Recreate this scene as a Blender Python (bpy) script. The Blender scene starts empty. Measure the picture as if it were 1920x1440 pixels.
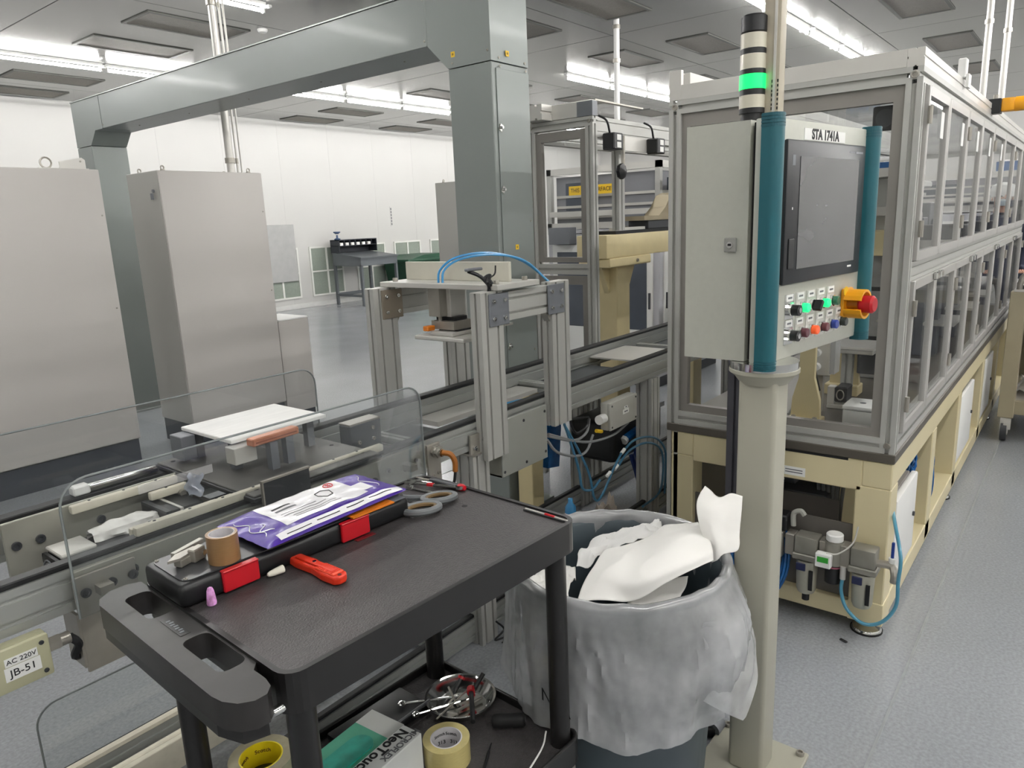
import bpy, bmesh, math, random
from mathutils import Vector, Matrix, noise
S = bpy.context.scene
COL = S.collection
random.seed(7)
PI = math.pi
# ---------------------------------------------------------------- camera
EYE = Vector((0, 0, 1.6))
FPX = 1360.4
yaw, pitch, roll = math.radians(38.70), math.radians(12.62), math.radians(-2.386)
FWD = Vector((math.cos(pitch)*math.cos(yaw), math.cos(pitch)*math.sin(yaw), -math.sin(pitch)))
r0 = Vector((math.sin(yaw), -math.cos(yaw), 0)); u0 = r0.cross(FWD)
RGT = r0*math.cos(roll) + u0*math.sin(roll)
UPV = -r0*math.sin(roll) + u0*math.cos(roll)
cam = bpy.data.objects.new('camera', bpy.data.cameras.new('camera')); COL.objects.link(cam)
cam.data.sensor_fit = 'HORIZONTAL'; cam.data.sensor_width = 36
cam.data.lens = FPX/1920*36; cam.data.clip_start = 0.02; cam.data.clip_end = 100
m3 = Matrix((RGT, UPV, -FWD)).transposed()
cam.matrix_world = Matrix.Translation(EYE) @ m3.to_4x4()
S.camera = cam
S.view_settings.view_transform = 'Standard'; S.view_settings.look = 'None'
S.view_settings.gamma = 1.0; S.view_settings.use_curve_mapping = False
S.view_settings.exposure = 0.74
TUBE_POWER = 62.0
# a small even ambient, the room is closed
W = bpy.data.worlds.new('world'); S.world = W; W.use_nodes = True
W.node_tree.nodes['Background'].inputs[0].default_value = (1, 1, 1, 1)
W.node_tree.nodes['Background'].inputs[1].default_value = 0.3

def pt(px, py, ax, v):
    """point of the place that lies on the plane ax = v, seen at a measured spot of the photograph"""
    d = FWD + RGT*((px-960)/FPX) - UPV*((py-720)/FPX)
    if ax == 'd': return EYE + d*v
    i = 'xyz'.index(ax)
    return EYE + d*((v-EYE[i])/d[i])

# ---------------------------------------------------------------- materials
def lin(h):
    if isinstance(h, str):
        h = h.lstrip('#'); c = [int(h[i:i+2], 16)/255 for i in (0, 2, 4)]
    else: c = h
    return [(x/12.92 if x <= .04045 else ((x+.055)/1.055)**2.4) for x in c]
MATS = {}
def mat(name, col, rough=.5, metal=0, var=.05, scale=8, bump=0, bscale=200, coat=0, stretch=None, spec=.5, emit=None, estr=0):
    if name in MATS: return MATS[name]
    m = bpy.data.materials.new(name); m.use_nodes = True; MATS[name] = m
    nt = m.node_tree; N = nt.nodes; L = nt.links; b = N['Principled BSDF']
    c = lin(col)
    tc = N.new('ShaderNodeTexCoord'); mp = N.new('ShaderNodeMapping'); L.new(tc.outputs['Object'], mp.inputs[0])
    if stretch: mp.inputs['Scale'].default_value = stretch
    if var > 0:
        nz = N.new('ShaderNodeTexNoise'); nz.inputs['Scale'].default_value = scale; nz.inputs['Detail'].default_value = 4
        L.new(mp.outputs[0], nz.inputs['Vector'])
        rp = N.new('ShaderNodeValToRGB'); L.new(nz.outputs['Fac'], rp.inputs[0])
        rp.color_ramp.elements[0].position = .3; rp.color_ramp.elements[1].position = .7
        rp.color_ramp.elements[0].color = [max(0, x*(1-var)) for x in c]+[1]
        rp.color_ramp.elements[1].color = [min(1, x*(1+var)) for x in c]+[1]
        L.new(rp.outputs[0], b.inputs['Base Color'])
    else: b.inputs['Base Color'].default_value = c+[1]
    b.inputs['Roughness'].default_value = rough; b.inputs['Metallic'].default_value = metal
    b.inputs['Specular IOR Level'].default_value = spec
    if coat: b.inputs['Coat Weight'].default_value = coat; b.inputs['Coat Roughness'].default_value = .1
    if bump:
        n2 = N.new('ShaderNodeTexNoise'); n2.inputs['Scale'].default_value = bscale; n2.inputs['Detail'].default_value = 3
        L.new(mp.outputs[0], n2.inputs['Vector'])
        bp = N.new('ShaderNodeBump'); bp.inputs['Strength'].default_value = bump; bp.inputs['Distance'].default_value = .002
        L.new(n2.outputs['Fac'], bp.inputs['Height']); L.new(bp.outputs[0], b.inputs['Normal'])
    if emit:
        b.inputs['Emission Color'].default_value = lin(emit)+[1]; b.inputs['Emission Strength'].default_value = estr
    return m
def pane_mat(name, tint, refl=.06, haze=0, hazecol=(.8, .8, .8)):
    """thin clear sheet: mostly see-through, Fresnel gloss, a little haze from scratches"""
    if name in MATS: return MATS[name]
    m = bpy.data.materials.new(name); m.use_nodes = True; MATS[name] = m
    nt = m.node_tree; N = nt.nodes; L = nt.links; N.remove(N['Principled BSDF'])
    tr = N.new('ShaderNodeBsdfTransparent'); tr.inputs[0].default_value = (*tint, 1)
    gl = N.new('ShaderNodeBsdfGlossy'); gl.inputs['Roughness'].default_value = .03
    fr = N.new('ShaderNodeFresnel'); fr.inputs[0].default_value = 1.45
    ml = N.new('ShaderNodeMath'); ml.operation = 'MULTIPLY'; ml.inputs[1].default_value = refl/.04*.55; ml.use_clamp = True
    L.new(fr.outputs[0], ml.inputs[0])
    mx = N.new('ShaderNodeMixShader'); L.new(ml.outputs[0], mx.inputs[0]); L.new(tr.outputs[0], mx.inputs[1]); L.new(gl.outputs[0], mx.inputs[2])
    out = mx
    if haze:
        df = N.new('ShaderNodeBsdfDiffuse'); df.inputs[0].default_value = (*hazecol, 1)
        tc = N.new('ShaderNodeTexCoord'); nz = N.new('ShaderNodeTexNoise'); nz.inputs['Scale'].default_value = 6; nz.inputs['Detail'].default_value = 8
        L.new(tc.outputs['Object'], nz.inputs['Vector'])
        mr = N.new('ShaderNodeMapRange'); mr.inputs['To Min'].default_value = haze*.6; mr.inputs['To Max'].default_value = haze*1.4
        L.new(nz.outputs['Fac'], mr.inputs['Value'])
        m2 = N.new('ShaderNodeMixShader'); L.new(mr.outputs[0], m2.inputs[0]); L.new(mx.outputs[0], m2.inputs[1]); L.new(df.outputs[0], m2.inputs[2]); out = m2
    L.new(out.outputs[0], N['Material Output'].inputs[0])
    return m
alu = mat('anodised aluminium', '#b5b5b0', .4, .2, .04, 3, stretch=(1, 1, 1))
alu2 = mat('bright aluminium', '#cbc9c3', .34, .25, .05, 5)
steel = mat('brushed steel', '#a39f96', .35, .55, .1, 12)
chrome = mat('chrome', '#d8d8d6', .12, 1, 0)
zinc = mat('galvanised grey duct', '#919793', .33, .45, .05, 1.5)
duct = mat('grey green duct paint', '#808683', .4, .1, .04, 1.2, coat=.1)
cabm = mat('light grey cabinet paint', '#bdb9b4', .5, 0, .015, 2, bump=.06, bscale=400)
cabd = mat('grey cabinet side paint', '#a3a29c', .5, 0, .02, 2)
beige = mat('cream machine paint', '#d9cda6', .42, 0, .03, 3, coat=.1)
hmi = mat('panel grey powder coat', '#b9baaf', .45, 0, .02, 60, bump=.15, bscale=500)
postm = mat('post grey cream paint', '#aaa899', .42, 0, .02, 4, coat=.1)
teal = mat('teal plastic', '#1a5c66', .35, 0, .05, 4)
tealr = mat('dark teal plastic', '#165560', .4, 0, .05, 4)
blk = mat('black plastic', '#17181a', .42, 0, .1, 20)
blkm = mat('matt black rubber', '#0e0e0f', .7, 0, .1, 20)
dgrey = mat('dark grey plastic', '#3a3c3f', .4, 0, .08, 12)
mgrey = mat('mid grey painted metal', '#72757a', .4, .2, .05, 8)
cartm = mat('black moulded cart plastic', '#3f3c3c', .42, 0, .18, 90, bump=.7, bscale=260)
cartl = mat('black smooth cart plastic', '#191818', .36, 0, .1, 20)
ivory = mat('ivory plastic', '#d8d2c0', .5, 0, .06, 30)
white = mat('white plastic', '#e9e9e6', .45, 0, .02, 5)
paper = mat('white paper', '#efede8', .75, 0, .02, 5)
red = mat('red plastic', '#b8121f', .35, 0, .05, 8)
orange = mat('orange plastic', '#d8791d', .4, 0, .05, 8)
amber = mat('amber yellow plastic', '#eda51c', .35, 0, .05, 8)
copper = mat('copper block', '#c98263', .38, .5, .12, 15)
bluet = mat('blue pneumatic tube', '#3f8fc4', .25, 0, .1, 10, coat=.4)
blued = mat('deep blue tube', '#1a5d9c', .25, 0, .25, 25, coat=.4)
greyc = mat('grey cable', '#7d7f80', .5, 0, .05, 10)
ylw = mat('yellow sticker', '#e2b81c', .5, 0, .05, 10)
inkm = mat('black ink', '#17181a', .6, 0, 0)
inkg = mat('grey ink', '#6c6d70', .6, 0, 0)
# ---------------------------------------------------------------- mesh helpers
class MB:
    def __init__(s): s.bm = bmesh.new(); s.sm = False
    def box(s, x0, x1, y0, y1, z0, z1, bev=0, seg=2, M=None):
        mtx = Matrix.Translation(((x0+x1)/2, (y0+y1)/2, (z0+z1)/2)) @ Matrix.Diagonal((abs(x1-x0), abs(y1-y0), abs(z1-z0), 1))
        g = bmesh.ops.create_cube(s.bm, size=1, matrix=mtx); vs = g['verts']
        if bev:
            es = list({e for v in vs for e in v.link_edges})
            r = bmesh.ops.bevel(s.bm, geom=es, offset=bev, segments=seg, affect='EDGES', profile=.5)
            vs = list({v for f in r['faces'] for v in f.verts} | {v for v in vs if v.is_valid})
            s.sm = True
        if M is not None: bmesh.ops.transform(s.bm, matrix=M, verts=vs)
        return s
    def raw(s, vs, fs, M=None):
        bv = [s.bm.verts.new(M @ Vector(v) if M is not None else v) for v in vs]
        for f in fs:
            try: s.bm.faces.new([bv[i] for i in f])
            except ValueError: pass
        return s
    def prism(s, poly, a, b, ax='z', M=None):
        """polygon (2D, in the two other axes in x,y,z order) extruded from a to b along ax"""
        def p(q, t):
            if ax == 'z': return (q[0], q[1], t)
            if ax == 'y': return (q[0], t, q[1])
            return (t, q[0], q[1])
        n = len(poly); vs = [p(q, a) for q in poly]+[p(q, b) for q in poly]
        fs = [tuple(range(n))[::-1], tuple(range(n, 2*n))]+[(i, (i+1) % n, n+(i+1) % n, n+i) for i in range(n)]
        return s.raw(vs, fs, M)
    def cyl(s, c, r, h, ax='z', n=20, r2=None, M=None, bev=0):
        """cylinder or cone from c, length h along ax"""
        r2 = r if r2 is None else r2
        pr = [(r, 0), (r2, h)] if not bev else [(r-bev, 0), (r, bev), (r2, h-bev), (r2-bev, h)]
        return s.lathe(pr, c, ax, n, True, M)
    def lathe(s, prof, c=(0, 0, 0), ax='z', n=24, cap=True, M=None):
        s.sm = True
        R = {'z': Matrix.Identity(4), 'x': Matrix.Rotation(PI/2, 4, 'Y'), 'y': Matrix.Rotation(-PI/2, 4, 'X')}[ax]
        T = Matrix.Translation(c) @ R
        if M is not None: T = M @ T
        vs = []; fs = []
        for (r, z) in prof:
            for i in range(n):
                a = 2*PI*i/n; vs.append(T @ Vector((r*math.cos(a), r*math.sin(a), z)))
        for k in range(len(prof)-1):
            for i in range(n):
                j = (i+1) % n; fs.append((k*n+i, k*n+j, (k+1)*n+j, (k+1)*n+i))
        if cap:
            fs.append(tuple(range(n))[::-1]); k = (len(prof)-1)*n; fs.append(tuple(range(k, k+n)))
        return s.raw(vs, fs)
    def tube(s, pts, r, n=8, sub=6, closed=False):
        """round tube along a smoothed path"""
        s.sm = True; P = [Vector(p) for p in pts]
        if sub > 1 and len(P) > 2:
            Q = []; m = len(P)
            for i in range(m-1 if not closed else m):
                p0 = P[i-1] if (i > 0 or closed) else P[0]*2-P[1]; p1 = P[i]; p2 = P[(i+1) % m]
                p3 = P[(i+2) % m] if (i+2 < m or closed) else p2*2-p1
                for k in range(sub):
                    t = k/sub
                    Q.append(.5*((2*p1)+(p2-p0)*t+(2*p0-5*p1+4*p2-p3)*t*t+(3*p1-p0-3*p2+p3)*t**3))
            if not closed: Q.append(P[-1])
            P = Q
        m = len(P); vs = []; fs = []
        ref = Vector((.13, .21, 1)).normalized(); prev = None
        for i, p in enumerate(P):
            t = (P[(i+1) % m]-P[i-1]) if closed else (P[min(i+1, m-1)]-P[max(i-1, 0)])
            t = t.normalized() if t.length > 1e-9 else Vector((0, 0, 1))
            if prev is None:
                a = t.cross(ref);  a = a if a.length > .05 else t.cross(Vector((1, 0, 0)))
            else: a = prev - t*prev.dot(t)
            a.normalize(); prev = a; b = t.cross(a)
            for k in range(n):
                w = 2*PI*k/n; vs.append(p+a*(r*math.cos(w))+b*(r*math.sin(w)))
        for i in range(m if closed else m-1):
            j = (i+1) % m
            for k in range(n):
                l = (k+1) % n; fs.append((i*n+k, i*n+l, j*n+l, j*n+k))
        if not closed: fs += [tuple(range(n))[::-1], tuple(range((m-1)*n, m*n))]
        return s.raw(vs, fs)
    def extr(s, ax, a, b, c0, c1, n0=1, n1=1, gw=.010, gd=.009):
        """T-slot aluminium extrusion along ax from a to b; c0, c1 = extents in the two other axes; n0, n1 = slots per side"""
        (u0, u1), (v0, v1) = c0, c1
        def side(L, n): return [L*(i+.5)/n for i in range(n)]
        P = []
        for t in side(u1-u0, n0): P += [(u0+t-gw/2, v0), (u0+t-gw/2, v0+gd), (u0+t+gw/2, v0+gd), (u0+t+gw/2, v0)]
        P = [(u0, v0)]+P+[(u1, v0)]
        for t in side(v1-v0, n1): P += [(u1, v0+t-gw/2), (u1-gd, v0+t-gw/2), (u1-gd, v0+t+gw/2), (u1, v0+t+gw/2)]
        P += [(u1, v1)]
        for t in side(u1-u0, n0): P += [(u1-t+gw/2, v1), (u1-t+gw/2, v1-gd), (u1-t-gw/2, v1-gd), (u1-t-gw/2, v1)]
        P += [(u0, v1)]
        for t in side(v1-v0, n1): P += [(u0, v1-t+gw/2), (u0+gd, v1-t+gw/2), (u0+gd, v1-t-gw/2), (u0, v1-t-gw/2)]
        return s.prism(P, a, b, ax)
    def grid(s, f, nu, nv, closeu=False):
        """surface f(u,v), u,v in 0..1"""
        s.sm = True; vs = []; fs = []
        for i in range(nu+(0 if closeu else 1)):
            for j in range(nv+1): vs.append(f(i/nu, j/nv))
        mu = nu if closeu else nu+1
        for i in range(nu):
            for j in range(nv):
                k = (i+1) % mu; fs.append((i*(nv+1)+j, k*(nv+1)+j, k*(nv+1)+j+1, i*(nv+1)+j+1))
        return s.raw(vs, fs)
    def mesh(s, name, ang=35):
        bmesh.ops.recalc_face_normals(s.bm, faces=s.bm.faces)
        me = bpy.data.meshes.new(name); s.bm.to_mesh(me); s.bm.free()
        if s.sm:
            for p in me.polygons: p.use_smooth = True
            me.set_sharp_from_angle(angle=math.radians(ang))
        return me
def link(name, me, m, parent=None, loc=None, rot=None):
    o = bpy.data.objects.new(name, me); COL.objects.link(o)
    if m is not None and len(me.materials) == 0: me.materials.append(m)
    if parent is not None: o.parent = parent
    if loc is not None: o.location = loc
    if rot is not None: o.rotation_euler = rot
    return o
def obj(name, mb, m, parent=None, loc=None, rot=None): return link(name, mb.mesh(name), m, parent, loc, rot)
def tag(o, label, cat, group=None):
    o['label'] = label; o['category'] = cat
    if group: o['group'] = group
    return o
def thing(name, label, cat, loc=(0, 0, 0), rz=0, group=None):
    o = bpy.data.objects.new(name, None); COL.objects.link(o); o.empty_display_size = .05
    o.location = loc; o.rotation_euler = (0, 0, rz)
    return tag(o, label, cat, group)
def struct(o): o['kind'] = 'structure'; return o
def dup(root, loc, rz=None, label=None, group=None):
    r = root.copy(); COL.objects.link(r); r.location = loc
    if rz is not None: r.rotation_euler = (0, 0, rz)
    if label: r['label'] = label
    if group: r['group'] = group
    for ch in list(root.children):
        c = ch.copy(); COL.objects.link(c); c.parent = r
        for g in ch.children:
            d = g.copy(); COL.objects.link(d); d.parent = c
    return r
def part(name, parent, m, mb): return obj(name, mb, m, parent)
def txt(name, s, size, m, parent, loc, rot, sx=1, bold=0, thick=.0004, align='CENTER'):
    cu = bpy.data.curves.new(name, 'FONT'); cu.body = s; cu.size = size; cu.align_x = align; cu.align_y = 'CENTER'
    cu.offset = bold; cu.extrude = thick
    o = bpy.data.objects.new(name, cu); COL.objects.link(o)
    bpy.context.view_layer.update()
    me = bpy.data.meshes.new_from_object(o.evaluated_get(bpy.context.evaluated_depsgraph_get()))
    COL.objects.unlink(o); bpy.data.objects.remove(o)
    me.name = name; me.materials.clear(); me.materials.append(m)
    for v in me.vertices: v.co.x *= sx
    return link(name, me, m, parent, loc, rot)
def in_view(p):
    d = Vector(p)-EYE; z = d.dot(FWD)
    if z < .1: return None
    x, y = 960+FPX*d.dot(RGT)/z, 720-FPX*d.dot(UPV)/z
    return x if 0 < x < 1920 and 0 < y < 1440 else None
ORD = ['first', 'second', 'third', 'fourth', 'fifth', 'sixth', 'seventh', 'eighth', 'ninth', 'tenth', 'eleventh', 'twelfth', 'thirteenth', 'fourteenth', 'fifteenth', 'sixteenth']
def place_words(pts):
    """for each point: its order from the left among those the picture shows"""
    v = sorted((in_view(p), i) for i, p in enumerate(pts) if in_view(p) is not None)
    r = ['outside the picture']*len(pts)
    for k, (_, i) in enumerate(v): r[i] = ORD[k]+' from the left'
    return r
FACE_Y = (PI/2, 0, 0)        # lettering on a surface that faces -Y
FACE_X = (PI/2, 0, -PI/2)    # lettering on a surface that faces -X
BOLT = None
def bolt(parent, loc, r=.008, h=.006, ax='y', m=None, name='bolt'):
    """socket head screw, head pointing to the negative side of ax"""
    key = ('bolt', round(r, 4), round(h, 4))
    if key not in MATS:
        mb = MB(); mb.lathe([(r*.3, h*.4), (r*.5, h*.4), (r*.55, h), (r*.9, h), (r, h*.8), (r, 0)], n=12, cap=True)
        MATS[key] = mb.mesh('bolt')
    R = {'y': (PI/2, 0, 0), 'x': (0, -PI/2, 0), 'z': (0, 0, 0)}[ax]
    me = MATS[key]
    if m and m.name != (me.materials[0].name if me.materials else ''):
        k2 = key+(m.name,)
        if k2 not in MATS: MATS[k2] = me.copy(); MATS[k2].materials.clear(); MATS[k2].materials.append(m)
        me = MATS[k2]
    elif not me.materials: me.materials.append(steel)
    return link(name, me, None, parent, loc, R)
def add_solid(o, t):
    md = o.modifiers.new('thickness', 'SOLIDIFY'); md.thickness = t; md.offset = 0
# ---------------------------------------------------------------- room
X0, X1, Y0, Y1, CZ = -4.4, 21.2, -6.0, 12.92, 3.73
def floor_mat():
    m = mat('grey epoxy floor', '#9b9ea2', .26, 0, .06, 1.3, coat=0)
    nt = m.node_tree; N = nt.nodes; L = nt.links; b = N['Principled BSDF']
    # fine grey flecks and worn streaks of their own
    tc = N.new('ShaderNodeTexCoord')
    n1 = N.new('ShaderNodeTexNoise'); n1.inputs['Scale'].default_value = 90; n1.inputs['Detail'].default_value = 6
    L.new(tc.outputs['Object'], n1.inputs['Vector'])
    old = b.inputs['Base Color'].links[0].from_socket
    mx = N.new('ShaderNodeMix'); mx.data_type = 'RGBA'; mx.blend_type = 'OVERLAY'; mx.inputs[0].default_value = .35
    L.new(old, mx.inputs[6]); L.new(n1.outputs['Fac'], mx.inputs[7]); L.new(mx.outputs[2], b.inputs['Base Color'])
    n2 = N.new('ShaderNodeTexNoise'); n2.inputs['Scale'].default_value = 2.2; n2.inputs['Detail'].default_value = 5
    L.new(tc.outputs['Object'], n2.inputs['Vector'])
    mr = N.new('ShaderNodeMapRange'); mr.inputs['To Min'].default_value = .1; mr.inputs['To Max'].default_value = .26
    L.new(n2.outputs['Fac'], mr.inputs['Value']); L.new(mr.outputs[0], b.inputs['Roughness'])
    bp = N.new('ShaderNodeBump'); bp.inputs['Strength'].default_value = .08; bp.inputs['Distance'].default_value = .01
    n3 = N.new('ShaderNodeTexNoise'); n3.inputs['Scale'].default_value = 14; n3.inputs['Detail'].default_value = 2
    L.new(tc.outputs['Object'], n3.inputs['Vector']); L.new(n3.outputs['Fac'], bp.inputs['Height']); L.new(bp.outputs[0], b.inputs['Normal'])
    return m
fl = struct(obj('floor', MB().box(X0, X1, Y0, Y1, -.1, 0), floor_mat()))
# joint lines in the floor coating
linem = mat('pale floor joint filler', '#989b9d', .4, 0, .1, 20)
for k, (a, b) in enumerate(((.362, .37), (-2.2, -2.188), (3.2, 3.212))):
    part('floor_joint', fl, linem, MB().box(X0, X1, a, b, 0, .0015))
wallm = mat('white wall panel', '#cccbc7', .35, 0, .012, .8)
ceilm = mat('glossy grey ceiling panel', '#7d7e7b', .13, .45, .02, .7)
# far wall made of tall panels
wf = struct(obj('wall_far', MB().box(X0, X1, Y1+.012, Y1+.1, 0, CZ), mat('wall joint', '#c9c8c3', .5)))
pm = None
w = 1.22
i = 0
x = X0
while x < X1-.1:
    x2 = min(x+w, X1)
    if pm is None: pm = MB().box(.001, w-.001, 0, .012, 0, CZ).mesh('wall_panel')
    me = pm if x2-x > w-.01 else MB().box(.002, x2-x-.002, 0, .012, 0, CZ, .002, 1).mesh('wall_panel')
    link('wall_panel', me, wallm, wf, (x, Y1, 0)); x = x2
for nm, bx in (('wall_right', (X1, X1+.1, Y0, Y1)), ('wall_left', (X0-.1, X0, Y0, Y1)), ('wall_back', (X0, X1, Y0-.1, Y0))):
    struct(obj(nm, MB().box(*bx, 0, CZ), wallm))
struct(obj('baseboard_far', MB().box(X0, X1, Y1-.012, Y1, 0, .1, .004, 1), mat('white base strip', '#dededa', .4)))
# ceiling of large panels with thin joints
ce = struct(obj('ceiling', MB().box(X0, X1, Y0, Y1, CZ+.02, CZ+.12), mat('ceiling joint', '#b3b4b0', .5)))
px0, py0, dx, dy = 3.16-2.52*3, 2.45-2.365*4, 2.52, 2.365
cm = MB().box(.004, dx-.004, .004, dy-.004, 0, .02, .003, 1).mesh('ceiling_panel')
for i in range(11):
    for j in range(9):
        a, b = px0+i*dx, py0+j*dy
        if a < X1 and b < Y1:
            if a+dx > X1 or b+dy > Y1 or a < X0 or b < Y0:
                a2, b2 = min(a+dx, X1), min(b+dy, Y1); a1, b1 = max(a, X0), max(b, Y0)
                if a2-a1 < .05 or b2-b1 < .05: continue
                link('ceiling_panel', MB().box(.004, a2-a1-.004, .004, b2-b1-.004, 0, .02, .003, 1).mesh('ceiling_panel'), ceilm, ce, (a1, b1, CZ))
            else: link('ceiling_panel', cm, ceilm, ce, (a, b, CZ))
# filter vents set into the ceiling
ventf = mat('vent frame grey', '#5c5c57', .45, .2, .03, 5)
ventp = mat('perforated vent sheet', '#87827a', .6, .1, .1, 60, bump=.5, bscale=500)
def vent_make():
    t = thing('ceiling_vent', '', 'vent')
    f = MB()
    for b in ((-.56, .56, -.285, -.245), (-.56, .56, .245, .285), (-.56, -.52, -.245, .245), (.52, .56, -.245, .245)): f.box(*b, -.012, 0, .003, 1)
    part('frame', t, ventf, f); part('filter_sheet', t, ventp, MB().box(-.52, .52, -.245, .245, -.006, -.001))
    return t
ROWN = {1.78: 'over the glazed machine', 4.22: 'nearer than the middle light', 5.37: 'before the long middle light',
        7.7: 'above the grey duct beam', 8.9: 'before the rear tube lights', 11.25: 'behind the rear tube lights', 12.45: 'closest to the far wall'}
vp = None
for yy in ROWN:
    xl = [xx for xx in (4.43, 6.99, 9.55, 12.1, 14.7) if not (yy < 5 and xx < 5)]
    for xx, pw_ in zip(xl, place_words([(xx, yy, CZ) for xx in xl])):
        lab = 'perforated ceiling vent '+ROWN[yy]+', '+pw_
        if vp is None: vp = vent_make(); vp.location = (xx, yy, CZ); vp['label'] = lab; vp['group'] = 'ceiling vents '+ROWN[yy]
        else: dup(vp, (xx, yy, CZ), 0, lab, 'ceiling vents '+ROWN[yy])
# tube lights: bare fluorescent tubes on slim carriers
tubem = mat('lit fluorescent tube', '#ffffff', .5, 0, 0, emit='#fffdfb', estr=TUBE_POWER)
carrier = mat('white light carrier', '#e4e5e2', .4, 0, .01, 5)
def light_make():
    t = thing('tube_light', '', 'ceiling light')
    part('carrier', t, carrier, MB().box(-.62, .62, -.03, .03, -.035, 0, .004, 1))
    part('tube', t, tubem, MB().cyl((-.59, 0, -.075), .017, 1.18, 'x', 12))
    for sx in (-.61, .59): part('lamp_holder', t, white, MB().box(sx, sx+.02, -.02, .02, -.1, -.035, .004, 1))
    part('cross_arm', t, white, MB().box(.6, .64, -.09, .09, -.06, -.035, .004, 1))
    return t
lp = None
rows = {-4.05: 'in the row behind the aisle', -.55: 'in the row above the aisle', 2.95: 'in the row over the glazed machine', 6.45: 'in the middle row of the hall', 9.97: 'in the rear row near the white wall'}
for yy, rn in rows.items():
    xl = []
    for k in range(19):
        xx = 3.9+1.27*(k-6)
        if xx > 20.4: continue
        if yy == 6.45 and 5.0 < xx < 9.2: continue
        if yy == 2.95 and xx < 7.4 and k % 3 == 2: continue
        if (xx < -1.5 and k % 2) or (xx < -.6 and yy > 5): continue
        xl.append(xx)
    for xx, pw_ in zip(xl, place_words([(xx, yy, CZ-.07) for xx in xl])):
        lab = 'fluorescent tube light '+rn+', '+pw_
        if lp is None: lp = light_make(); lp.location = (xx, yy, CZ); lp['label'] = lab; lp['group'] = 'tube lights '+rn
        else: dup(lp, (xx, yy, CZ), 0, lab, 'tube lights '+rn)
# sprinkler / detector buttons
for k, (px, py, lb) in enumerate(((492, 55, 'small white round detector on ceiling left of duct beam'), (1085, 270, 'tiny white round detector on ceiling above the rear guard frame'))):
    p = pt(px, py, 'z', CZ)
    tag(obj('smoke_detector', MB().lathe([(.02, -.035), (.045, -.03), (.055, -.01), (.055, 0)], n=16), white, None, p), lb, 'detector')
# far wall fittings ------------------------------------------------------------
grf = mat('white grille frame', '#e6e6e0', .4, 0, .01, 4); grp = mat('grey green filter', '#8f988d', .7, 0, .06, 40, bump=.4, bscale=300)
def grille(x, z0, z1, wd, label, ny=2):
    t = thing('wall_grille', label, 'vent', (x, Y1, 0), 0, 'return air grilles on the far wall')
    f = MB(); e = .035
    f.box(0, wd, -.03, 0, z0, z0+e).box(0, wd, -.03, 0, z1-e, z1).box(0, e, -.03, 0, z0+e, z1-e).box(wd-e, wd, -.03, 0, z0+e, z1-e)
    f.box(wd/2-.02, wd/2+.02, -.03, 0, z0+e, z1-e)
    zm = (z0+z1)/2
    f.box(e, wd/2-.02, -.03, 0, zm-.015, zm+.015).box(wd/2+.02, wd-e, -.03, 0, zm-.015, zm+.015)
    part('frame', t, grf, f)
    for (a, b) in ((e, wd/2-.02), (wd/2+.02, wd-e)):
        for (c, d) in ((z0+e, zm-.015), (zm+.015, z1-e)): part('filter_panel', t, grp, MB().box(a, b, -.012, -.001, c, d))
grille(9.5, .22, 1.25, .86, 'white framed grey filter grille behind the grey desk, left of its legs')
grille(10.75, .22, 1.25, .86, 'white framed grey filter grille partly behind the right of the desk')
grille(11.9, .22, 1.25, .86, 'white framed grey filter grille right of the desk above green bin')
grille(13.1, .22, 1.25, .86, 'white framed grey filter grille cut off by the grey duct column')
grille(8.35, .22, 1.25, .86, 'white framed grey filter grille below the plain grey wall panel')
tag(obj('wall_cover', MB().box(8.45, 9.15, Y1-.06, Y1, .58, 1.72, .006, 1), mat('plain grey cover', '#aeaeac', .5)), 'plain light grey rectangular panel mounted on white far wall', 'panel')
# lettering strip on the far wall
t = tag(obj('wall_sign', MB().box(11.86, 11.92, Y1-.006, Y1, 1.6, 2.05), wallm), 'narrow vertical sign with grey marks on far wall', 'sign')
for k in range(6): part('mark', t, inkg, MB().box(11.875, 11.905, Y1-.009, Y1-.006, 1.63+k*.068, 1.68+k*.068))
# shipping desk ------------------------------------------------------------------
dk = mat('dark grey steel desk', '#63686b', .45, .2, .04, 4); dkb = mat('dark pigeonhole steel', '#2c3037', .45, .1, .05, 6)
t = DESK = thing('shop_desk', 'grey steel standing shop desk with dark pigeonhole riser against far wall', 'desk', (9.9, 11.75, 0))
part('desk_top', t, dk, MB().prism([(0, 1.16), (.95, 1.28), (.95, 1.31), (0, 1.19)], 0, 1.3, 'x'))
b = MB(); b.box(.02, 1.28, .03, .05, .98, 1.16).box(.02, 1.28, .9, .93, .98, 1.28); b.prism([(.05, .98), (.9, .98), (.9, 1.27), (.05, 1.165)], .02, .04, 'x'); b.prism([(.05, .98), (.9, .98), (.9, 1.27), (.05, 1.165)], 1.26, 1.28, 'x')
part('desk_body', t, dk, b)
for (a, c) in ((.02, .03), (1.22, .03), (.02, .87), (1.22, .87)): part('leg', t, dk, MB().box(a, a+.06, c, c+.06, 0, 1.0))
part('stretcher', t, dk, MB().box(.04, 1.26, .88, .92, .22, .3)); part('stretcher', t, dk, MB().box(.03, .07, .08, .9, .22, .28))
b = MB(); b.box(0, 1.3, .93, .95, 1.3, 1.62); b.box(0, .02, .66, .95, 1.3, 1.62).box(1.28, 1.3, .66, .95, 1.3, 1.62).box(0, 1.3, .66, .95, 1.6, 1.62).box(0, 1.3, .66, .95, 1.46, 1.475)
for k in range(1, 7): b.box(k*.186-.006, k*.186+.006, .66, .95, 1.475, 1.6)
part('pigeonhole_riser', t, dkb, b); t.scale = (.8, 1, .845)
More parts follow.
